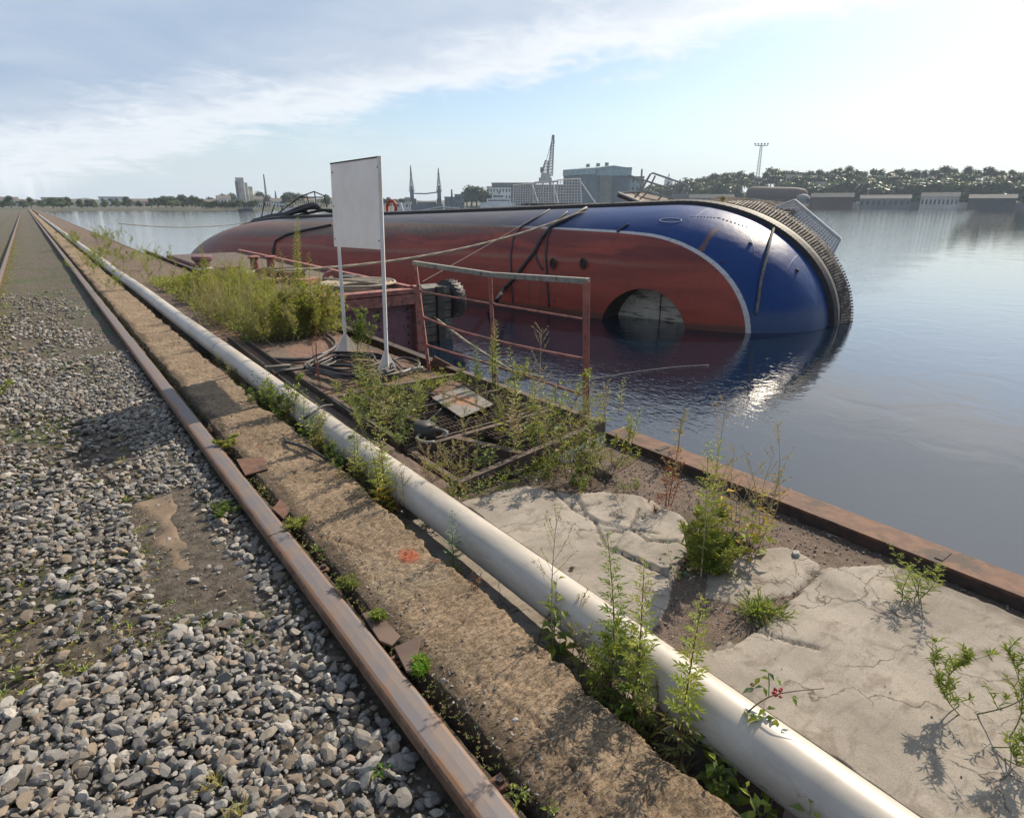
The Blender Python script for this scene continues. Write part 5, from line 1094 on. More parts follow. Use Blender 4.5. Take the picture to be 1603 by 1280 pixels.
# around the grating
gl = [((925, 765), 690, 'bush', 'dense green bush at the corner between grating and slab', [MG, DG, OL, STR], 8, .14, 1.1),
      ((905, 770), 735, 'bush', 'low dark green bush against the far edge of the big slab', [DG, MG, STR], 7, .13, 1.0),
      ((955, 740), 660, 'bush', 'reddish stemmed bush beside the start of the edge beam', [OL, YG, STR], 6, .11, 0.9),
      ((870, 745), 640, 'bush', 'grey green bush growing through the grating, nearest the slab', [GB, OL, MG, STR], 7, .13, 1.0),
      ((838, 740), 715, 'bush', 'small bright green plant under the frame of the grating', [MG, YG, STG], 5, .08, 1.0),
      ((880, 715), 570, 'bush', 'tall loose weed on the grating in front of the right railing bay', [GB, YG, OL, STR], 5, .12, 0.9),
      ((850, 700), 515, 'wisp', 'tall dry flowering stalk on the grating in front of the middle rails', [DR, (0.3, 0.22, 0.14), STP], 2, .04, 1.1),
      ((820, 690), 545, 'mugwort', 'tall feathery weed on the grating, left of the dry stalk', [YG, OL, STR], 2, .07, 0.8),
      ((790, 680), 590, 'wisp', 'loose pale weed on the middle of the grating', [YG, OL, STP], 6, .12, 1.0),
      ((835, 665), 580, 'mugwort', 'yellow green weed behind the grating, in front of the water', [YG, YG, STP], 3, .09, 0.8),
      ((905, 690), 600, 'wisp', 'wispy weed by the right railing post', [OL, YG, STP], 5, .10, 1.0),
      ((772, 612), 500, 'mugwort', 'dense feathery weed growing up the middle railing post', [YG, MG, STG], 3, .06, 0.9),
      ((748, 606), 540, 'mugwort', 'shaded blue green weed left of the middle railing post', [GB, DG, STG], 3, .07, 0.8),
      ((812, 622), 560, 'bush', 'yellow green bush under the lowest rail, right of the middle post', [YG, OL, STG], 5, .11, 0.9),
      ((750, 728), 682, 'broad', 'bright green plant with big leaves on the left of the grating', [MG, YG, DG, STG], 5, .09, 1.6),
      ((790, 700), 690, 'broad', 'small leafy shoot between the gratings', [MG, YG, STG], 3, .06, 1.1),
      ((716, 775), 700, 'wisp', 'upright pinkish grass stems by the pipe in front of the grating', [OL, YG, (0.24, 0.15, 0.09)], 8, .12, 0.7),
      ((680, 750), 690, 'wisp', 'thin upright stems between collar and pipe', [OL, DR, (0.22, 0.14, 0.09)], 8, .12, 0.6),
      ((712, 780), 750, 'broad', 'small green plant in the gap beside the pipe, nearest the big slab', [YG, MG, STG], 3, .05, 1.4),
      ((742, 775), 752, 'broad', 'tiny green plant in the dark gap before the slab', [MG, MG, STG], 2, .03, 1.3),
      ((968, 650), 588, 'mugwort', 'weed spike just right of the right railing post against the water', [YG, OL, STP], 1, .03, 0.9),
      ((945, 668), 600, 'wisp', 'pale loose weed at the foot of the right railing post', [YG, DR, STP], 4, .07, 0.9),
      ((720, 606), 575, 'bush', 'low yellow green growth along the edge, left of the middle post', [YG, MG, STG], 8, .16, 0.7),
      ((690, 612), 588, 'bush', 'low yellow green growth behind the pale plate', [YG, OL, STG], 8, .16, 0.7),
      ((645, 650), 590, 'bush', 'green bushy weed left of the pale plate', [MG, YG, OL, STG], 6, .12, 0.9),
      ((660, 640), 560, 'mugwort', 'bright tall weed behind the collar with upright feathery stems', [YG, YG, STP], 3, .08, 0.8),
      ((625, 640), 575, 'mugwort', 'feathery weed in front of the right sign post gusset', [MG, YG, STR], 3, .08, 0.8),
      ((640, 700), 640, 'bush', 'bushy weed at the pipe below the collar', [MG, GB, STG], 6, .11, 1.0),
      ((600, 690), 590, 'bush', 'thick green bush along the far side of the pipe', [MG, DG, OL, STG], 8, .15, 1.0),
      ((570, 665), 600, 'bush', 'dark green bush along the pipe before the sign', [DG, MG, STG], 7, .13, 1.0),
      ((560, 640), 530, 'mugwort', 'tall feathery weed between pipe and hose coil', [YG, MG, STR], 2, .06, 0.8),
      ((590, 640), 560, 'mugwort', 'feathery weed in front of the hose coil', [YG, OL, STR], 2, .06, 0.8),
      ((640, 680), 612, 'broad', 'yellow green broad leaves beside the collar', [YG, YG, MG, STG], 3, .08, 1.1)]
for (b_, t_, k_, l_, c_, n_, s_, d_) in gl:
    if k_ == 'bush': n_, d_, s_ = max(3, n_ - 2), d_ * .62, s_ * 1.25; c_ = [c_[0], OL if c_[0] is MG else YG] + list(c_[1:])
    plant(k_, b_, t_, l_, c_, n_, s_, d_, -0.02)
for i_, (px_0, py_0, tp_) in enumerate([(800, 715, 610), (860, 725, 600), (895, 745, 640), (930, 740, 650), (845, 690, 570), (760, 660, 600), (700, 640, 585), (655, 665, 590), (610, 665, 570), (580, 620, 545), (735, 700, 640), (910, 700, 610)]):
    plant('wisp' if i_ % 3 else 'mugwort', (px_0, py_0), tp_, ('thin dry straw coloured stalk among the greener weeds of the grating' if i_ % 3 else 'thin yellow green stalk among the bushier weeds of the grating'), [OL if i_ % 2 else DR, YG, STP], 3, .08, 0.9, -0.03, group=('dry' if i_ % 3 else 'yellow green') + ' stalks of the grating')
# in front of the pipe on the strip side
fl = [((600, 800), 640, 'mugwort', 'tall leafy weed with yellow leaves rising in front of the pipe near the middle', [YG, YL, STR], 2, .04, 0.9),
      ((590, 790), 720, 'bush', 'brown green tangled weed in the trench below the tall leafy one', [OL, MG, (0.17, 0.12, 0.08), STP], 6, .10, 0.9),
      ((610, 790), 735, 'broad', 'bright yellow green leaves at the trench edge in front of the pipe', [YG, MG, STG], 3, .06, 1.0),
      ((540, 740), 690, 'bush', 'dark tangled weed in the trench by the bent black cable', [DG, MG, STG], 6, .09, 0.9),
      ((565, 770), 715, 'bush', 'dry mixed weed in the trench between cable and tall leafy weed', [OL, DG, DR, STP], 6, .10, 0.8),
      ((480, 695), 615, 'broad', 'leafy green plant climbing over the pipe at its far bend', [MG, YG, MG, STG], 5, .11, 1.1),
      ((500, 700), 640, 'broad', 'broad bright green leaves in front of the pipe, beside the cable', [YG, MG, STG], 4, .10, 1.1),
      ((455, 665), 590, 'bush', 'small green bush leaning on the pipe, left of the climbing one', [MG, YG, DG, STG], 6, .10, 1.0),
      ((440, 640), 575, 'broad', 'light green leafy shoot on the far part of the pipe', [GB, YG, MG, STG], 3, .08, 1.0),
      ((385, 612), 588, 'broad', 'small leafy plant in the shaded trench at the far left', [YG, MG, STG], 4, .09, 1.0),
      ((410, 640), 600, 'bush', 'dark green weed in the trench left of the leafy plants', [DG, MG, STG], 6, .12, 0.9)]
for (b_, t_, k_, l_, c_, n_, s_, d_) in fl: plant(k_, b_, t_, l_, c_, n_, s_, d_, -0.22)
# weeds along the rail
for (b_, hh_, k_, l_, c_, n_, s_) in [((486, 868), .05, 'broad', 'small leafy weed between rail and strip', [YG, MG, STG], 4, .04), ((540, 930), .06, 'bush', 'low mossy weed by the rail above the rectangular plate', [OL, MG, STG], 5, .05),
      ((628, 1072), .045, 'bush', 'small bright green tuft below the triangular plate', [(0.12, 0.32, 0.03), YG, STG], 4, .02), ((590, 1186), .035, 'broad', 'tiny bright green clover like sprout among the stones by the rail', [(0.1, 0.26, 0.04), MG, STG], 4, .02),
      ((548, 1130), .06, 'grass', 'dry grass wisps beside the rail over the stones', [DR, OL, STP], 4, .05), ((440, 900), .05, 'grass', 'short grass on the left of the rail', [OL, MG, STG], 6, .07), ((345, 1275), .10, 'grass', 'yellowish grass tuft at the bottom left among the stones', [(0.3, 0.25, 0.08), OL, STP], 12, .12),
      ((330, 1200), .07, 'grass', 'thin yellow grass left of the stones', [(0.28, 0.24, 0.08), OL, STP], 8, .08), ((800, 1270), .05, 'broad', 'small green weed where the strip has crumbled at the bottom', [YG, MG, STG], 4, .05), ((860, 1275), .035, 'broad', 'tiny yellow flowered sprout at the bottom of the strip', [YG, MG, STG], 2, .03),
      ((400, 770), .05, 'grass', 'dry tuft on the strip side of the far rail', [DR, OL, STP], 6, .07), ((350, 700), .05, 'bush', 'greenish weed by the far rail', [YG, OL, STG], 5, .08), ((350, 790), .05, 'bush', 'low dark weed left of the far rail', [DG, MG, STG], 6, .09), ((455, 830), .04, 'bush', 'small weed patch right of the rail by the worn concrete', [OL, YG, STG], 5, .05),
      ((560, 990), .04, 'bush', 'tiny weed beside the rectangular rusty plate', [MG, YG, STG], 3, .03)]:
    q_ = at(b_[0], b_[1], -.02); lft = q_.x < 0.70; q_.x = min(q_.x, .655) if lft else max(q_.x, .845); q_.z = -.09 if lft else -.015; plant(k_, q_, 0, l_, c_, n_, s_ * .8, 0.8, h=hh_ * .85)
# red dock spikes
plant('dock', (502, 610), 500, 'dark red seed spike of dock in front of the rusty deck', [(0.17, 0.035, 0.03), (0.2, 0.06, 0.04), STR], 3, .05, 1.0)
plant('dock', (551, 625), 575, 'short dark red dock spike before the hose coil', [(0.17, 0.035, 0.03), RB, STR], 1, .02, 1.0)
plant('dock', (350, 500), 445, 'dark red dock spike at the left in the thicket', [(0.18, 0.04, 0.035), RB, STR], 2, .04, 0.8, lean=(-0.25, 0))
plant('dock', (440, 470), 400, 'brown dry dock stalk behind the thicket', [(0.2, 0.08, 0.05), RB, STR], 3, .12, 0.8)
# thicket behind the rusty deck
plant('mugwort', at(478, 520, 0), 340, 'tallest yellow green leafy weed rising above the thicket against the hull', [YG, YG, STG], 1, .05, 1.3)
plant('mugwort', at(492, 525, 0), 395, 'leafy green weed beside the tallest one, nearer the sign', [YG, OL, STG], 2, .14, 0.6)
plant('mugwort', at(455, 515, 0), 385, 'yellowing leafy weed left of the tallest one', [OL, YL, STR], 2, .16, 0.6)
plant('bush', at(562, 552, 0), 478, 'dark shaded bush behind the sign against the pontoon', [DG, MG, STG], 6, .13, 1.1)
tr = random.Random(21)
for k in range(84):
    y = 7.9 + 6.5 * tr.random() ** 1.5; x = tr.uniform(1.95, 3.15); kd = tr.choice(['wisp', 'wisp', 'bush', 'mugwort'])
    plant(kd, Vector((x, y, 0)), 0, {'wisp': 'pale seeding weed in the dense thicket on the quay', 'bush': 'bushy fine leaved weed in the dense thicket on the quay', 'mugwort': 'upright feathery weed in the dense thicket on the quay'}[kd], [tr.choice([YG, OL, OL, YG]), tr.choice([OL, YG, DR]), tr.choice([STG, STP])], 9 if kd != 'mugwort' else 4, 0.28, 1.1 if kd != 'mugwort' else 0.7, group=kd.replace('wisp', 'pale').replace('mugwort', 'feathery').replace('bush', 'bushy') + ' weeds of the thicket', h=tr.uniform(.42, .74))
for k in range(30):
    y = tr.uniform(14.5, 40); x = tr.uniform(0.9, 3.15); kd = tr.choice(['bush', 'bush', 'mugwort'])
    plant(kd, Vector((x, y, 0)), 0, ('bushy' if kd == 'bush' else 'upright feathery') + ' weed in the overgrown row along the far quay', [tr.choice([YG, OL, MG]), tr.choice([OL, MG]), STG], 6, 0.4, 0.8, group=('bushy' if kd == 'bush' else 'feathery') + ' weeds along the far quay', h=tr.uniform(.35, .8))
for i, (x, y, hh_) in enumerate([(2.2, 8.4, .85), (2.5, 8.9, .95), (2.8, 9.4, .9), (2.1, 9.6, .8), (3.0, 8.6, .8), (2.4, 10.6, 1.0), (2.9, 11.3, .9), (2.6, 12.6, 1.05), (3.05, 10.0, .75)]):
    plant(('mugwort', 'wisp')[i % 3 == 2], Vector((x, y, 0)), 0, ('tall spiky yellow green stalk' if i % 3 != 2 else 'tall dry seeding stalk') + ' standing above the thicket', [YG, OL, STR] if i % 3 != 2 else [DR, OL, STP], 2, .12, 0.8, group=('spiky' if i % 3 != 2 else 'dry') + ' stalks above the thicket', h=hh_)
for i, (px_0, py_0, tp_, kd) in enumerate([(625, 815, 735, 'wisp'), (575, 765, 665, 'mugwort'), (520, 715, 640, 'bush'), (505, 705, 650, 'mugwort'), (465, 672, 615, 'bush'), (430, 640, 590, 'mugwort'), (560, 760, 690, 'wisp'), (650, 830, 775, 'grass'), (860, 1000, 940, 'wisp'), (905, 1040, 950, 'wisp'), (925, 1060, 985, 'mugwort'), (1045, 1150, 1075, 'wisp'), (370, 600, 565, 'bush'), (350, 580, 548, 'mugwort')]):
    plant(kd, (px_0, py_0), tp_, {'wisp': 'thin seeding weed rising from the trench before the pipe', 'mugwort': 'slim feathery weed rising from the trench before the pipe', 'bush': 'loose bushy weed in the far part of the trench', 'grass': 'dry grass tuft in the trench near the red mark'}[kd], [YG if i % 2 else OL, OL, STR], 2, .05, 0.8, T_, group=kd.replace('wisp', 'seeding').replace('mugwort', 'slim feathery').replace('bush', 'loose bushy') + ' weeds in the trench')
# beside the photograph's frame
for (x, y, hh_, kd, l_) in [(2.2, 0.35, .3, 'bush', 'bushy weed on the slab at the far right'), (2.75, 0.75, .25, 'mugwort', 'feathery weed near the edge beam at the far right'), (-0.9, 3.2, .25, 'bush', 'low bush on the ground left of the stones'), (-1.1, 5.5, .35, 'mugwort', 'feathery weed by the second rail'), (-0.6, 7.5, .3, 'bush', 'bushy weed between the two rails'), (-2.2, 9, .5, 'bush', 'large bushy weed left of the second rail'), (-1.6, 13, .5, 'mugwort', 'tall weed far off beside the second rail')]:
    plant(kd, Vector((x, y, 0 if x > 0 else -.18)), 0, l_, [YG, MG, STG], 6, hh_ * .5, 1.0, h=hh_)
# moss and seedlings over cracks: nobody could count them
gc = MB(); gr = random.Random(9)
def tuft(x, y, z, s_, cl):
    for k in range(5): t_ = gr.uniform(0, 6.28); gc.leaf(Vector((x, y, z)), Vector((math.cos(t_), math.sin(t_), gr.uniform(.2, 1.4))).normalized(), Vector((0, 0, 1)), s_ * gr.uniform(.6, 1.3), s_ * .28, vary(cl, gr))
for k in range(1500):
    y = gr.uniform(3.0, 20) if k % 2 else gr.uniform(1, 4); x = gr.gauss(0.85, .035); tuft(x, y, -0.012, .010, gr.choice([OL, MG, DR]))
for k in range(1800): y = gr.uniform(3.2, 14); tuft(gr.choice([gr.gauss(1.34, .04), gr.gauss(1.80, .05)]), y, -0.20 if gr.random() < .5 else -.1, .022, gr.choice([MG, OL, DG, DR]))
for k in range(1500): tuft(gr.uniform(1.9, 3.2), gr.gauss(5.2, .18) if k % 3 else gr.gauss(2.88, .08), -0.02, .022, gr.choice([YG, OL, MG]))
for k in range(1200): tuft(gr.uniform(.35, .70), gr.uniform(1.2, 6), -.14, .016, gr.choice([DG, MG, OL]))
for k in range(5000): tuft(gr.uniform(1.85, 3.2), gr.uniform(7.8, 16), gr.uniform(0, .12), .05, gr.choice([YG, OL, MG, OL]))
for k in range(9000): y = 2.6 + 40 * gr.random() ** 2; tuft(gr.uniform(-2 - y * .3, .3) if gr.random() < .6 else -.785 + gr.gauss(0, .12), y, -.115, .03, gr.choice([YG, OL, MG, DR]))
tag(gc.build('ground_cover', 'leaf'), 'small grass tufts and seedlings in cracks and between larger weeds', 'grass', kind='stuff')
lt = MB()
for k in range(700):
    x = gr.uniform(1.3, 3.1); y = gr.uniform(.3, 5.5); z = 0.006 if x > 1.8 else -.25
    a = Vector((x, y, z)); t_ = gr.uniform(0, 6.28); d = Vector((math.cos(t_), math.sin(t_), gr.uniform(0, .3))) * gr.uniform(.02, .07)
    if inside(np.array([x]), np.array([y]), S1)[0] or (x > 1.8 and y < 1.1): continue
    lt.tube([a, a + d * .5 + Vector((0, 0, .004)), a + d], 0.0011, 4, vary(gr.choice([DR, STR, (0.1, .07, .05)]), gr))
tag(lt.build('litter', 'stem'), 'dry broken stalks lying on the quay', 'litter', kind='stuff')

# ================================================================== far shore
def fb_(px, dist, z=None):
    th = YAW + math.atan((px - CX) / FPX * math.cos(PIT)); return Vector((dist * math.sin(th), dist * math.cos(th), WZ + 0.8 if z is None else z))
def zrow(px, dist, py): b = fb_(px, dist); return b.z + topz(b, py)
FM = {}
def fm(name, c, r_=0.8):
    if name not in FM: FM[name] = mk(name, tuple(x * 0.85 for x in c), tuple(min(1, x * 1.12) for x in c), 0.25, r_, bst=0)
    return FM[name]
CRM, WHT, GRY, DGR, TEAL, TEL2, BRN, ROOF, CNC, GLS = fm('cream_render', (.42, .37, .28)), fm('white_render', (.55, .55, .54)), fm('grey_wall', (.24, .25, .26)), fm('dark_grey', (.09, .095, .10)), fm('teal_cladding', (.40, .55, .57)), fm('blue_grey_cladding', (.19, .25, .29)), fm('brown_hull', (.10, .062, .052)), fm('roofing', (.17, .14, .13)), fm('pale_concrete', (.40, .37, .33)), fm('window_glass', (.05, .06, .07), .3)
PINK, YELW = fm('pink_render', (.40, .27, .24)), fm('yellow_render', (.45, .38, .22))
def block(name, x0, x1, yt, dist, wall, label, cat, group=None, dep=14, roof=ROOF, gable=False, rows=2, cols=5, yb=None, turn=0.0, trim=None):
    a, b = fb_(x0, dist), fb_(x1, dist); c = (a + b) / 2; wd = (b - a).length; z0 = WZ if yb is None else zrow((x0 + x1) / 2, dist, yb); h = zrow((x0 + x1) / 2, dist, yt) - z0
    ang = math.atan2((b - a).y, (b - a).x) + turn; e = thing(name, Vector((c.x, c.y, z0)), label, cat, group, rotz=ang)
    hr = h * (0.72 if gable else 0.96)
    MB().box((0, dep / 2, hr / 2), (wd, dep, hr)).build('wall', wall, e, local=True)
    if gable:
        r = MB(); k = wd / 2 + .3
        r.v = [(-k, -.3, hr), (k, -.3, hr), (k, dep / 2, h), (-k, dep / 2, h), (-k, dep + .3, hr), (k, dep + .3, hr)]; r.c = [None] * 6; r.f = [(0, 1, 2, 3), (3, 2, 5, 4), (0, 3, 4), (1, 5, 2), (0, 4, 5, 1)]; r.build('roof', roof, e, local=True)
    else: MB().box((0, dep / 2, hr + (h - hr) / 2), (wd + .5, dep + .5, h - hr)).build('roof', roof, e, local=True)
    if cols:
        for i in range(rows):
            for j in range(cols):
                MB().box((-wd / 2 + wd * (j + .5) / cols, -.03, hr * (i + .55) / rows), (wd / cols * .42, .12, hr / rows * .42)).build('window', GLS, e, local=True)
    return e, wd, h
G1 = 'houses along the far left shore'
hs_ = [(-40, 0, 311, CRM, 1), (2, 30, 308, WHT, 1), (36, 60, 312, YELW, 1), (66, 110, 309, CRM, 0), (118, 150, 313, GRY, 1), (156, 200, 308, WHT, 0), (206, 232, 311, PINK, 1), (240, 275, 312, CRM, 1), (280, 312, 309, YELW, 0), (321, 338, 312, CRM, 1), (340, 362, 306, WHT, 1), (349, 372, 312, YELW, 0), (398, 412, 307, CRM, 1), (424, 441, 310, WHT, 1), (462, 476, 314, YELW, 0), (478, 492, 310, CRM, 1), (496, 514, 312, YELW, 0), (520, 545, 309, CRM, 1), (560, 590, 311, WHT, 1), (606, 632, 312, WHT, 0), (634, 642, 309, CRM, 0)]
nm_ = {id(CRM): 'cream', id(WHT): 'white', id(GRY): 'grey', id(YELW): 'yellowish', id(PINK): 'pinkish'}
ORD = 'first second third fourth fifth sixth seventh eighth ninth tenth eleventh twelfth thirteenth fourteenth fifteenth sixteenth seventeenth eighteenth nineteenth twentieth twenty-first twenty-second'.split()
for i, (x0, x1, yt, mt, gb) in enumerate(hs_):
    block('shore_house', x0, x1, yt, 420 + 17 * (i % 4), mt, 'small %s %s roofed house, %s from the left on the far shore' % (nm_[id(mt)], 'pitched' if gb else 'flat', ORD[i]), 'house', 'small %s %s houses on the far shore' % (nm_[id(mt)], 'pitched' if gb else 'flat'), gable=bool(gb), rows=2, cols=4, dep=10)
si = thing('grain_silo', fb_(385, 470, WZ), 'tall pale stepped concrete silo tower above the houses on the far left', 'tower')
def slab_(par, x0, x1, yt, dist, dep, mat, nm='wall', yb=None, push=0.0):
    a, b = fb_(x0, dist), fb_(x1, dist); z1 = zrow((x0 + x1) / 2, dist, yt); z0 = WZ if yb is None else zrow((x0 + x1) / 2, dist, yb); c = (a + b) / 2; d = (b - a); L_ = d.length; d.normalize(); nn = Vector((-d.y, d.x, 0))
    rotm = Matrix((d, nn, Vector((0, 0, 1)))).transposed(); cc_ = c + nn * (dep / 2 + push); return MB().box((cc_.x, cc_.y, (z0 + z1) / 2), (L_, dep, z1 - z0), rotm).build(nm, mat, par)
slab_(si, 373, 386, 278, 470, 8, CNC, 'tower'); slab_(si, 386.5, 391, 286, 470, 7, CNC, 'tower'); slab_(si, 391.5, 398, 292, 470, 8, CRM, 'tower'); slab_(si, 372, 376, 284, 468, 2, GRY, 'lift_shaft'); slab_(si, 393, 402, 305, 466, 8, YELW, 'annex')
def lattice(mb, base, top, w0, w1, n, r):
    """four-legged lattice mast"""
    base, top = Vector(base), Vector(top); d = (top - base).normalized(); a = d.cross(Vector((.6, -.8, 0))).normalized(); 
    if a.length < .1: a = Vector((1, 0, 0))
    b = d.cross(a); prev = None
    for i in range(n + 1):
        c = lerp(base, top, i / n); w_ = (w0 + (w1 - w0) * i / n) / 2; q = [c + a * w_ * s1 + b * w_ * s2 for s1, s2 in ((1, 1), (1, -1), (-1, -1), (-1, 1))]
        for k in range(4): mb.tube([q[k], q[(k + 1) % 4]], r * .7, 3, cap=False)
        if prev:
            for k in range(4): mb.tube([prev[k], q[k]], r, 3, cap=False); mb.tube([prev[k], q[(k + 1) % 4]], r * .7, 3, cap=False)
        prev = q
    return mb
def mast(px, yt, dist, name, label, cat, w0=1.6, w1=.4, r=.12, mat=DGR, yb=308, head=False, n=12):
    b = fb_(px, dist, WZ); top = Vector((b.x, b.y, zrow(px, dist, yt))); e = thing(name, b, label, cat); lattice(MB(), b, top, w0, w1, n, r).build('mast', mat, e)
    return e, top
mast(418, 273, 480, 'radio_mast', 'thin guyed radio mast right of the silo on the far left shore', 'mast', 1.2, .3, .14)
mast(433, 299, 470, 'church_spire', 'tiny thin spire between the houses on the far left shore', 'spire', 1.4, .1, .2)
# dark floating dock with two crane towers
fdk = thing('floating_dock', fb_(668, 390, WZ), 'dark floating dock between the two crane towers in mid river', 'dock')
slab_(fdk, 643, 693, 319.5, 392, 12, TEL2, 'pontoon_deck'); slab_(fdk, 645, 652, 311, 391, 10, TEL2, 'side_tower'); slab_(fdk, 684, 691, 311, 391, 10, TEL2, 'side_tower'); slab_(fdk, 653, 683, 316, 396, 8, GRY, 'docked_vessel')
for (px, yt, lb) in [(645.5, 259, 'dark harbour crane tower on the left end of the floating dock'), (688, 263, 'dark harbour crane tower on the right end of the floating dock')]:
    e = thing('crane_tower', fb_(px, 388, WZ), lb, 'crane'); b = fb_(px, 388)
    slab_(e, px - 3, px + 3, 298, 386, 5, TEL2, 'portal', yb=312); slab_(e, px - 1.8, px + 1.8, 291, 386, 4, TEL2, 'cabin', yb=298)
    lattice(MB(), (b.x, b.y, zrow(px, 388, 300)), (b.x, b.y, zrow(px, 388, 281)), 2.2, 1.0, 5, .16).build('mast', DGR, e); lattice(MB(), (b.x, b.y, zrow(px, 388, 281)), (b.x, b.y, zrow(px, 388, yt)), .9, .15, 8, .12).build('topmast', DGR, e)
    MB().tube([fb_(px - 2.2, 388, zrow(px, 388, 273)), fb_(px + 2.2, 388, zrow(px, 388, 273))], .12, 4).build('yard', DGR, e)
g_ = MB(); p, q = fb_(648, 388, zrow(648, 388, 303)), fb_(686, 388, zrow(686, 388, 301)); g_.tube([p, lerp(p, q, .5) - Vector((0, 0, .5)), q], .35, 5); tag(g_.build('connecting_boom', TEL2, origin=p), 'dark boom spanning between the two crane towers', 'boom')
e, _ = mast(707.5, 297, 430, 'thin_chimney', 'thin mast over the blue sheds beside the floating dock', 'mast', 1, .4, .25)
block('blue_shed', 696, 712, 308, 440, TEL2, 'low dark blue shed right of the floating dock', 'shed', rows=1, cols=3); block('blue_shed', 712, 727, 304, 446, TEL2, 'taller dark blue shed left of the round tree', 'shed', rows=2, cols=3)
block('long_building', 770, 838, 286, 560, GRY, 'long flat roofed grey building behind the white ship', 'building', roof=DGR, rows=3, cols=14, dep=20)
block('grey_works', 762, 800, 292, 545, WHT, 'pale industrial building left of the long grey one', 'building', rows=3, cols=8); block('grey_works', 838, 882, 289, 550, GRY, 'grey workshop under the big crane', 'building', rows=3, cols=8, roof=DGR)
# moored white ship
ws = thing('white_ship', fb_(776, 470, WZ), 'white ship moored before the long grey building on the far shore', 'ship')
slab_(ws, 752, 806, 317, 470, 9, WHT, 'hull'); slab_(ws, 762, 800, 311, 471, 7, WHT, 'deckhouse', yb=317); slab_(ws, 770, 790, 304, 472, 6, WHT, 'bridge', yb=311); slab_(ws, 772, 788, 306.2, 471.8, .3, GLS, 'bridge_window', yb=308.6); slab_(ws, 764, 798, 313, 470.8, .3, GLS, 'cabin_window', yb=314.8)
slab_(ws, 780, 783, 299, 473, 2, GRY, 'funnel', yb=305)
# big slewing crane
bc = thing('shipyard_crane', fb_(856, 500, WZ), 'tall grey lattice jib crane above the shipyard beside the warehouse', 'crane')
cb = fb_(854, 500); z_ = lambda y: zrow(856, 500, y)
for x in (846, 864): MB().tube([fb_(x, 497, WZ), fb_(850 if x < 850 else 860, 499, z_(283))], .6, 6).build('portal_leg', GRY, bc); MB().tube([fb_(x, 505, WZ), fb_(850 if x < 850 else 860, 502, z_(283))], .6, 6).build('portal_leg', GRY, bc)
slab_(bc, 843, 863, 278, 496, 8, CNC, 'machine_house', yb=285.5); slab_(bc, 846, 861, 272, 497, 6, CNC, 'cabin', yb=278)
lattice(MB(), fb_(852, 499, z_(272)), fb_(855, 499, z_(252)), 4.5, 2.2, 4, .28).build('tower', GRY, bc); lattice(MB(), fb_(860, 499, z_(275)), fb_(864, 499, z_(212)), 3.6, 1.2, 14, .26).build('jib', GRY, bc)
MB().tube([fb_(864, 499, z_(212)), fb_(854, 499, z_(252)), fb_(847, 499, z_(268))], .18, 4).build('stay', GRY, bc); slab_(bc, 845, 850, 262, 497, 3, GRY, 'counterweight', yb=270); MB().tube([fb_(864, 499, z_(212)), fb_(865.5, 499, z_(225))], .5, 5).build('jib_head', DGR, bc)
# warehouse
wh = thing('shipyard_hall', fb_(932, 500, WZ), 'large blue grey shipyard hall with tall doors on the far shore', 'building')
d0, d1, d2 = fb_(881, 520), fb_(932, 492), fb_(984, 500); zt, zp = zrow(932, 495, 263), zrow(955, 495, 259)
def vface(pts, name, mat, par, th=.4):
    mb = MB(); n = len(pts); nrm_ = (pts[1] - pts[0]).cross(pts[2] - pts[1]).normalized() * th
    for o_ in (Vector(), nrm_):
        for p in pts: mb.v.append(tuple(p + o_)); mb.c.append(None)
    mb.f.append(tuple(range(n))); mb.f.append(tuple(range(n, 2 * n))[::-1])
    for i in range(n): mb.f.append((i, n + i, n + (i + 1) % n, (i + 1) % n))
    return mb.build(name, mat, par)
V3 = lambda p, z: Vector((p.x, p.y, z)); bk0 = d0 + (d2 - d1); 
body_ = MB(); q4 = [d0, d1, d2, bk0]; body_.prism([(p.x, p.y) for p in q4], WZ, zt); body_.build('wall', TEL2, wh)
rf = MB(); r1a, r1b = lerp(d1, d2, .5), lerp(d0, bk0, .5)
rf.v = [tuple(V3(p, zt + .02)) for p in q4] + [tuple(V3(r1a, zp)), tuple(V3(r1b, zp))]; rf.c = [None] * 6; rf.f = [(0, 1, 4, 5), (4, 2, 3, 5), (1, 2, 4), (0, 5, 3), (0, 3, 2, 1)]; rf.build('roof', TEAL, wh)
out_ = (d2 - d1).normalized().cross(Vector((0, 0, 1))) * .35
if out_.dot(-d1) < 0: out_ = -out_
fr = lambda t_, y: V3(lerp(d1, d2, t_) + out_, zrow(932 + 52 * t_, 495, y))
vface([fr(0, 275), fr(1, 275), fr(1, 263.4), fr(0, 263.4)], 'upper_cladding', TEAL, wh)
vface([fr(.10, 321), fr(.46, 321), fr(.46, 275.5), fr(.10, 275.5)], 'hall_door', fm('door_panel', (.27, .29, .25)), wh); vface([fr(.52, 321), fr(.90, 321), fr(.90, 275.5), fr(.52, 275.5)], 'hall_door', fm('door_panel_blue', (.14, .17, .21)), wh)
sw = (d1 - d0).normalized().cross(Vector((0, 0, 1))) * .3
if sw.dot(-d0) < 0: sw = -sw
vface([V3(d0 + sw, zt - 4.5), V3(d1 + sw, zt - 4.5), V3(d1 + sw, zt - .1), V3(d0 + sw, zt - .1)], 'eaves_band', TEAL, wh)
for t_ in (.25, .55, .8): p = lerp(lerp(d0, d1, t_), lerp(bk0, d2, t_), .5); MB().box((p.x, p.y, zp + .8), (2, 2, 3)).build('roof_vent', GRY, wh)
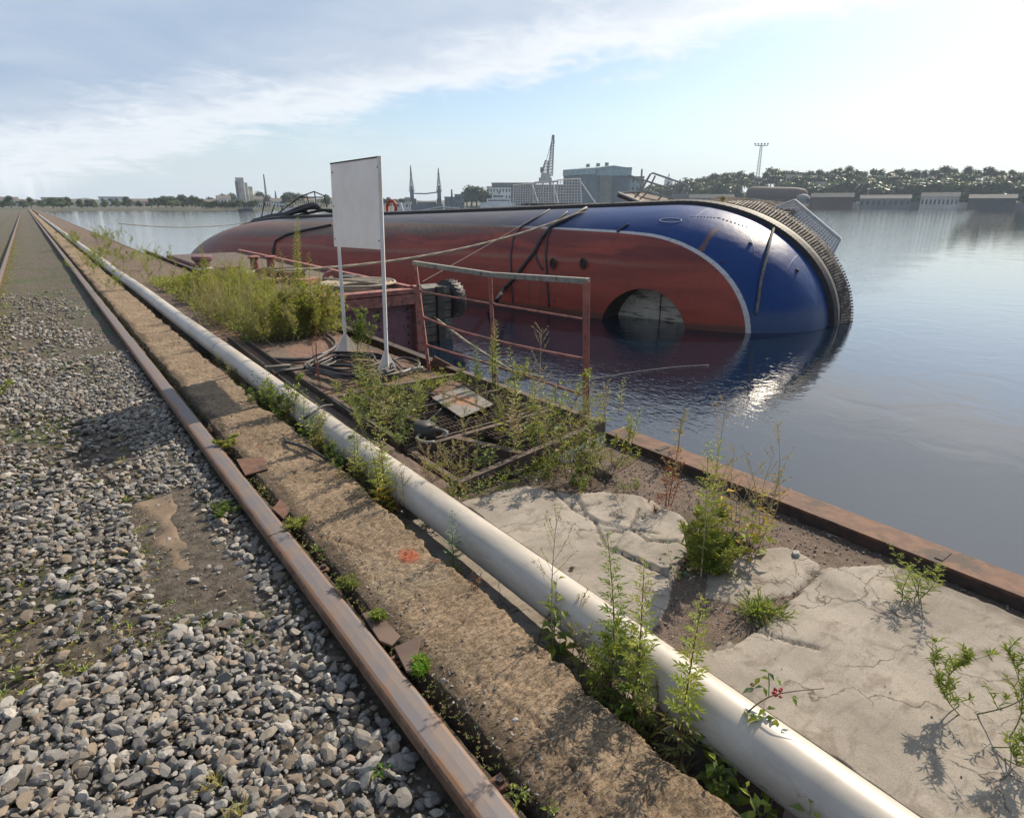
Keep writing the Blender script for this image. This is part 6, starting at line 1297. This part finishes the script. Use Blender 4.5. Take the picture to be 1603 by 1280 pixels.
block('green_annex', 973, 986, 262, 520, TEAL, 'narrow teal tower block right of the shipyard hall', 'building', rows=5, cols=2, roof=TEAL); block('green_annex', 986, 1006, 276, 530, TEAL, 'lower teal block with a rooftop frame, right of the hall', 'building', rows=4, cols=3, roof=GRY)
mast(1001.5, 265, 530, 'thin_chimney', 'thin chimney over the lower teal block', 'chimney', 1.2, .8, .3)
dm_ = thing('domed_church', fb_(1044, 800, WZ), 'small pale dome of a church far behind the bent railing', 'church'); c_ = fb_(1044, 800); zz = lambda y: zrow(1044, 800, y)
MB().lathe((c_.x, c_.y, 0), [(5, WZ), (5, zz(285))], 16).build('drum', WHT, dm_); MB().lathe((c_.x, c_.y, 0), [(5.2, zz(285)), (4.8, zz(281)), (3.2, zz(278)), (1.2, zz(276)), (.9, zz(274)), (.2, zz(271))], 16).build('dome', WHT, dm_)
# right shore
for (x0, x1, yt, d_, mt, lb) in [(1050, 1075, 303, 520, GRY, 'low grey shed at the foot of the right hill'), (1006, 1030, 300, 540, CNC, 'pale block between teal block and trees'), (1256, 1290, 283, 560, CNC, 'pale terrace building half way up the right hill'), (1292, 1340, 288, 560, GRY, 'grey block at the right end of the hill'), (1352, 1400, 293, 560, CRM, 'cream block far right under the trees'), (1420, 1480, 290, 570, GRY, 'wide grey block far right under the trees'), (1500, 1560, 294, 560, CNC, 'pale block at the far right edge of the shore'), (1215, 1268, 276, 640, WHT, 'long white building on top of the right hill')]:
    block('shore_building', x0, x1, yt, d_, mt, lb, 'building', rows=2, cols=7, roof=DGR)
slip = thing('dry_docked_hull', fb_(1208, 500, WZ), 'brown rounded hull of a submarine like ship on the slip of the right shore', 'ship')
a, b = fb_(1166, 505, zrow(1208, 505, 299)), fb_(1262, 505, zrow(1208, 505, 301)); L_ = [lerp(a, b, t_) for t_ in (0, .02, .08, .2, .8, .95, 1)]; MB().tube([p - Vector((0, 0, 2.2)) for p in L_], [2, 4, 5.2, 5.4, 5.2, 4.2, 2], 20).build('hull', BRN, slip, smooth=True)
MB().lathe(tuple(fb_(1256, 496, WZ)), [(5, 0), (5, 5), (4.2, 7.4), (2.5, 8.8), (.4, 9.2)], 20).build('domed_end', GRY, slip, smooth=True)
for i in range(3): slab_(slip, 1150 + i * 45, 1190 + i * 45, 311, 492, 6, (GRY, BRN, DGR)[i], 'slip_wall')
qw = thing('shore_quay', fb_(1200, 480, WZ), 'grey quay wall along the foot of the right hill', 'quay')
for i in range(9): slab_(qw, 985 + i * 72, 1056 + i * 72, 316.5 + (i % 3) * .6, 487, 5, (GRY, CNC, GRY)[i % 3], 'wall_section')
for i, (x0, x1) in enumerate([(1085, 1110), (1118, 1140), (1020, 1045)]): block('waterside_shed', x0, x1, 309 - i, 495, (GRY, CNC, CRM)[i], ['small grey shed on the right quay', 'small pale shed beside the brown hull', 'small cream shed right of the teal block'][i], 'shed', rows=1, cols=4, dep=8)
for i, (x0, x1, yt, mt, lb) in enumerate([(1062, 1082, 299, CRM, 'small cream building under the trees behind the deck railing'), (1092, 1112, 296, WHT, 'white building among trees left of the brown hull'), (1122, 1146, 293, GRY, 'grey building half hidden in trees near the floodlight mast'), (1150, 1163, 300, PINK, 'narrow pink building beside the brown hull'), (1268, 1288, 292, CRM, 'cream building right of the docked hull'), (1225, 1250, 271, CRM, 'cream house on the crest left of the long white building'), (1310, 1350, 281, CNC, 'long pale building among trees on the slope at the right'), (1450, 1500, 280, GRY, 'grey building among trees on the far right slope')]):
    block('hill_building', x0, x1, yt, 585 + i * 4, mt, lb, 'building', rows=2, cols=4, dep=10, gable=i % 2 == 0)
for (x0, x1, yt, mt, lb) in [(1078, 1148, 304, GRY, 'long low grey waterfront hall left of the brown docked hull'), (1268, 1335, 302, BRN, 'long brown waterfront hall right of the domed tank'), (1345, 1425, 305, GRY, 'long grey waterfront hall further right'), (1440, 1500, 301, CNC, 'pale waterfront hall at the far right'), (1515, 1590, 304, DGR, 'dark waterfront hall at the right end of the shore')]:
    block('waterfront_hall', x0, x1, yt, 484, mt, lb, 'building', rows=1, cols=9, dep=8, gable=True, roof=DGR)
for i, (x0, x1, yt, mt) in enumerate([(326, 336, 316, CRM), (400, 411, 317, WHT), (413, 424, 315, CRM), (432, 446, 318, WHT), (447, 460, 316, YELW), (620, 640, 317, WHT)]):
    block('bank_building', x0, x1, yt, 352, mt, 'small %s waterside building, %s along the left bank' % (nm_[id(mt)], ORD[i]), 'building', rows=1, cols=3, dep=6)
e, tp = mast(1181, 228, 560, 'floodlight_mast', 'tall lattice floodlight mast rising above the right hill', 'mast', 3.0, 1.4, .16, GRY, n=16)
MB().beam(tp - Vector((4, -3, 0)), tp + Vector((4, -3, 0)), 1.0, .5).build('lamp_platform', GRY, e)
for k in range(5): MB().box(tuple(tp + Vector((4, -3, 0)) * (k / 2 - 1) + Vector((0, 0, 1.2))), (.9, .9, 1.1)).build('floodlight', GRY, e)
for (px, d_, lb) in [(383, 300, 'small dark barge on the water before the far left shore'), (455, 330, 'small white motor boat near the far left shore')]:
    e = thing('small_boat', fb_(px, d_, WZ), lb, 'boat'); c_ = fb_(px, d_, WZ); ps = [(c_.x + 3.6 * math.cos(t_) * .8, c_.y - 3.6 * math.cos(t_) * .4 + 1.0 * math.sin(t_)) for t_ in np.linspace(0, 6.0, 14)]; MB().prism(ps, WZ - .2, WZ + .7).build('hull', DGR if px < 400 else WHT, e); MB().box((c_.x, c_.y, WZ + 1.2), (1.6, 1.2, 1.0)).build('cabin', GRY, e)
# trees
def crown_mesh(seed, col_, kind=0):
    r_ = random.Random(seed); mb = MB(); cl_ = []
    for k in range(13):
        t_ = r_.uniform(0, 6.28); q = r_.random() ** .6 * .33; z = r_.uniform(.32, .84); cl_.append((Vector((math.cos(t_) * q * (1.25 - z), math.sin(t_) * q * (1.25 - z), z)), r_.uniform(.12, .20), vary(col_, r_, .3)))
    for (c, rad_, cc_) in cl_:
        for j in range(105):
            d = Vector((r_.gauss(0, 1), r_.gauss(0, 1), r_.gauss(0, 1))).normalized(); p = c + d * rad_ * r_.random() ** .35; n_ = (d + Vector((r_.gauss(0, .6), r_.gauss(0, .6), r_.gauss(0, .6)))).normalized(); s1 = n_.orthogonal().normalized(); s2 = n_.cross(s1); s_ = r_.uniform(.022, .045)
            mb.quad(p - s1 * s_, p - s2 * s_, p + s1 * s_, p + s2 * s_ * .8, vary(cc_, r_, .2))
    return mb
TREES = []
for i, (c_, nm_t, lb) in enumerate([((.050, .085, .030), 'broadleaf_tree', 'round dark green tree'), ((.070, .11, .035), 'broadleaf_tree', 'mid green tree with an uneven crown'), ((.040, .070, .030), 'broadleaf_tree', 'very dark dense tree'), ((.085, .115, .045), 'broadleaf_tree', 'lighter olive green tree')]):
    e = thing(nm_t, Vector((0, 0, 0)), lb, 'tree', 'trees of the far shore'); ROOTM[e.name] = Matrix.Identity(4)
    MB().tube([(0, 0, 0), (.01, 0, .25), (.0, .02, .6)], [.03, .022, .01], 6, (.09, .07, .05)).build('trunk', 'stem', e, local=True); crown_mesh(40 + i, c_).build('crown', 'fartree', e, local=True); TREES.append((e, lb, [False]))
def ftree(px, yt, dist, k, yb=None, where='far shore', zb=None):
    src, lb, used = TREES[k]; z0 = WZ + .5 if yb is None else zrow(px, dist, yb); b = fb_(px, dist, z0); h = (zrow(px, dist, yt) - z0) / .97
    lab = lb.replace(' with an uneven crown', '') + ' ' + where; grp = lb + 's ' + where
    if not used[0]: used[0] = True; o = src; o.location = b; o.scale = (h * 1.5, h * 1.5, h); o['label'] = lab
    else: o = copy_tree(src, b, tr.uniform(0, 6.28), h, lab)
    o['group'] = grp; wx_ = tr.uniform(1.2, 2.1); o.scale = (h * wx_, h * wx_, h)
x = 324
while x < 398: ftree(x, tr.uniform(312, 316), 345, tr.choice([1, 3]), where='in the row on the far left bank'); x += tr.uniform(3.5, 6)
x = -60
while x < 320: ftree(x, tr.uniform(303, 314), 350 + tr.uniform(0, 40), tr.choice([0, 1, 2, 3]), where='on the shore left of the houses'); x += tr.uniform(9, 20)
for x in (330, 345, 352, 366, 408, 414, 420, 447, 452, 456, 471, 515): ftree(x, tr.uniform(300, 308), 520, tr.choice([0, 2, 1]), where='among the houses on the left')
for (x, y) in [(447, 303), (452, 304), (511, 303)]: ftree(x, y, 400, 2, where='standing dark before the left houses')
for (x, y) in [(731, 296), (738, 291), (746, 290), (753, 294), (760, 298), (766, 303)]: ftree(x, y, 480, tr.choice([0, 2]), where='in the clump left of the long grey building')
for x in range(600, 645, 9): ftree(x, tr.uniform(308, 312), 460, tr.choice([1, 3]), where='low behind the lifebuoy')
x = 1010
while x < 1085: ftree(x, tr.uniform(283, 293) - (x - 1010) * .08, 560 + tr.uniform(-20, 20), tr.choice([0, 1, 2]), where='on the low slope behind the deck railing'); x += tr.uniform(6, 10)
ridge = [(1075, 285), (1100, 276), (1115, 268), (1130, 266), (1150, 268), (1165, 272), (1180, 276), (1190, 268), (1205, 264), (1222, 268), (1240, 266), (1262, 268), (1290, 266), (1340, 262), (1400, 266), (1480, 262), (1560, 266), (1620, 264), (1700, 264)]
for row in range(3):
    x = 1080
    while x < 1680:
        yt = np.interp(x, [r_[0] for r_ in ridge], [r_[1] for r_ in ridge]) + row * 9 + tr.uniform(-3.5, 5)
        if not (row == 2 and 1160 < x < 1262): ftree(x, yt, 640 - row * 45 + tr.uniform(-10, 10), tr.choice([0, 1, 2, 0]), yb=yt + tr.uniform(20, 27) if row < 2 else None, where=('on the crest', 'in the middle row', 'at the foot')[row] + ' of the hill, ' + ('behind the railing' if x < 1110 else 'left of the floodlight mast' if x < 1178 else 'above the brown docked hull' if x < 1262 else 'above the pale terrace' if x < 1345 else 'above the cream block' if x < 1410 else 'above the wide grey block' if x < 1490 else 'at the far right'))
        x += tr.uniform(8, 13) * (1 if x < 1300 else 1.3)

# ================================================================== air
hz = MB().box((350, 350, 56), (1900, 1900, 118)); ho = hz.build('haze', None); tag(ho, 'thin pale haze over the river', 'haze', kind='stuff')
m = bpy.data.materials.new('haze'); m.use_nodes = True; t = NT(m.node_tree); t.n.clear(); o = t.add('ShaderNodeOutputMaterial'); v_ = t.add('ShaderNodeVolumePrincipled', Density=0.00024, Anisotropy=0.0)
v_.inputs['Color'].default_value = (0.72, 0.85, 1.0, 1); t.link(v_.outputs[0], o.inputs['Volume']); ho.data.materials.append(m)
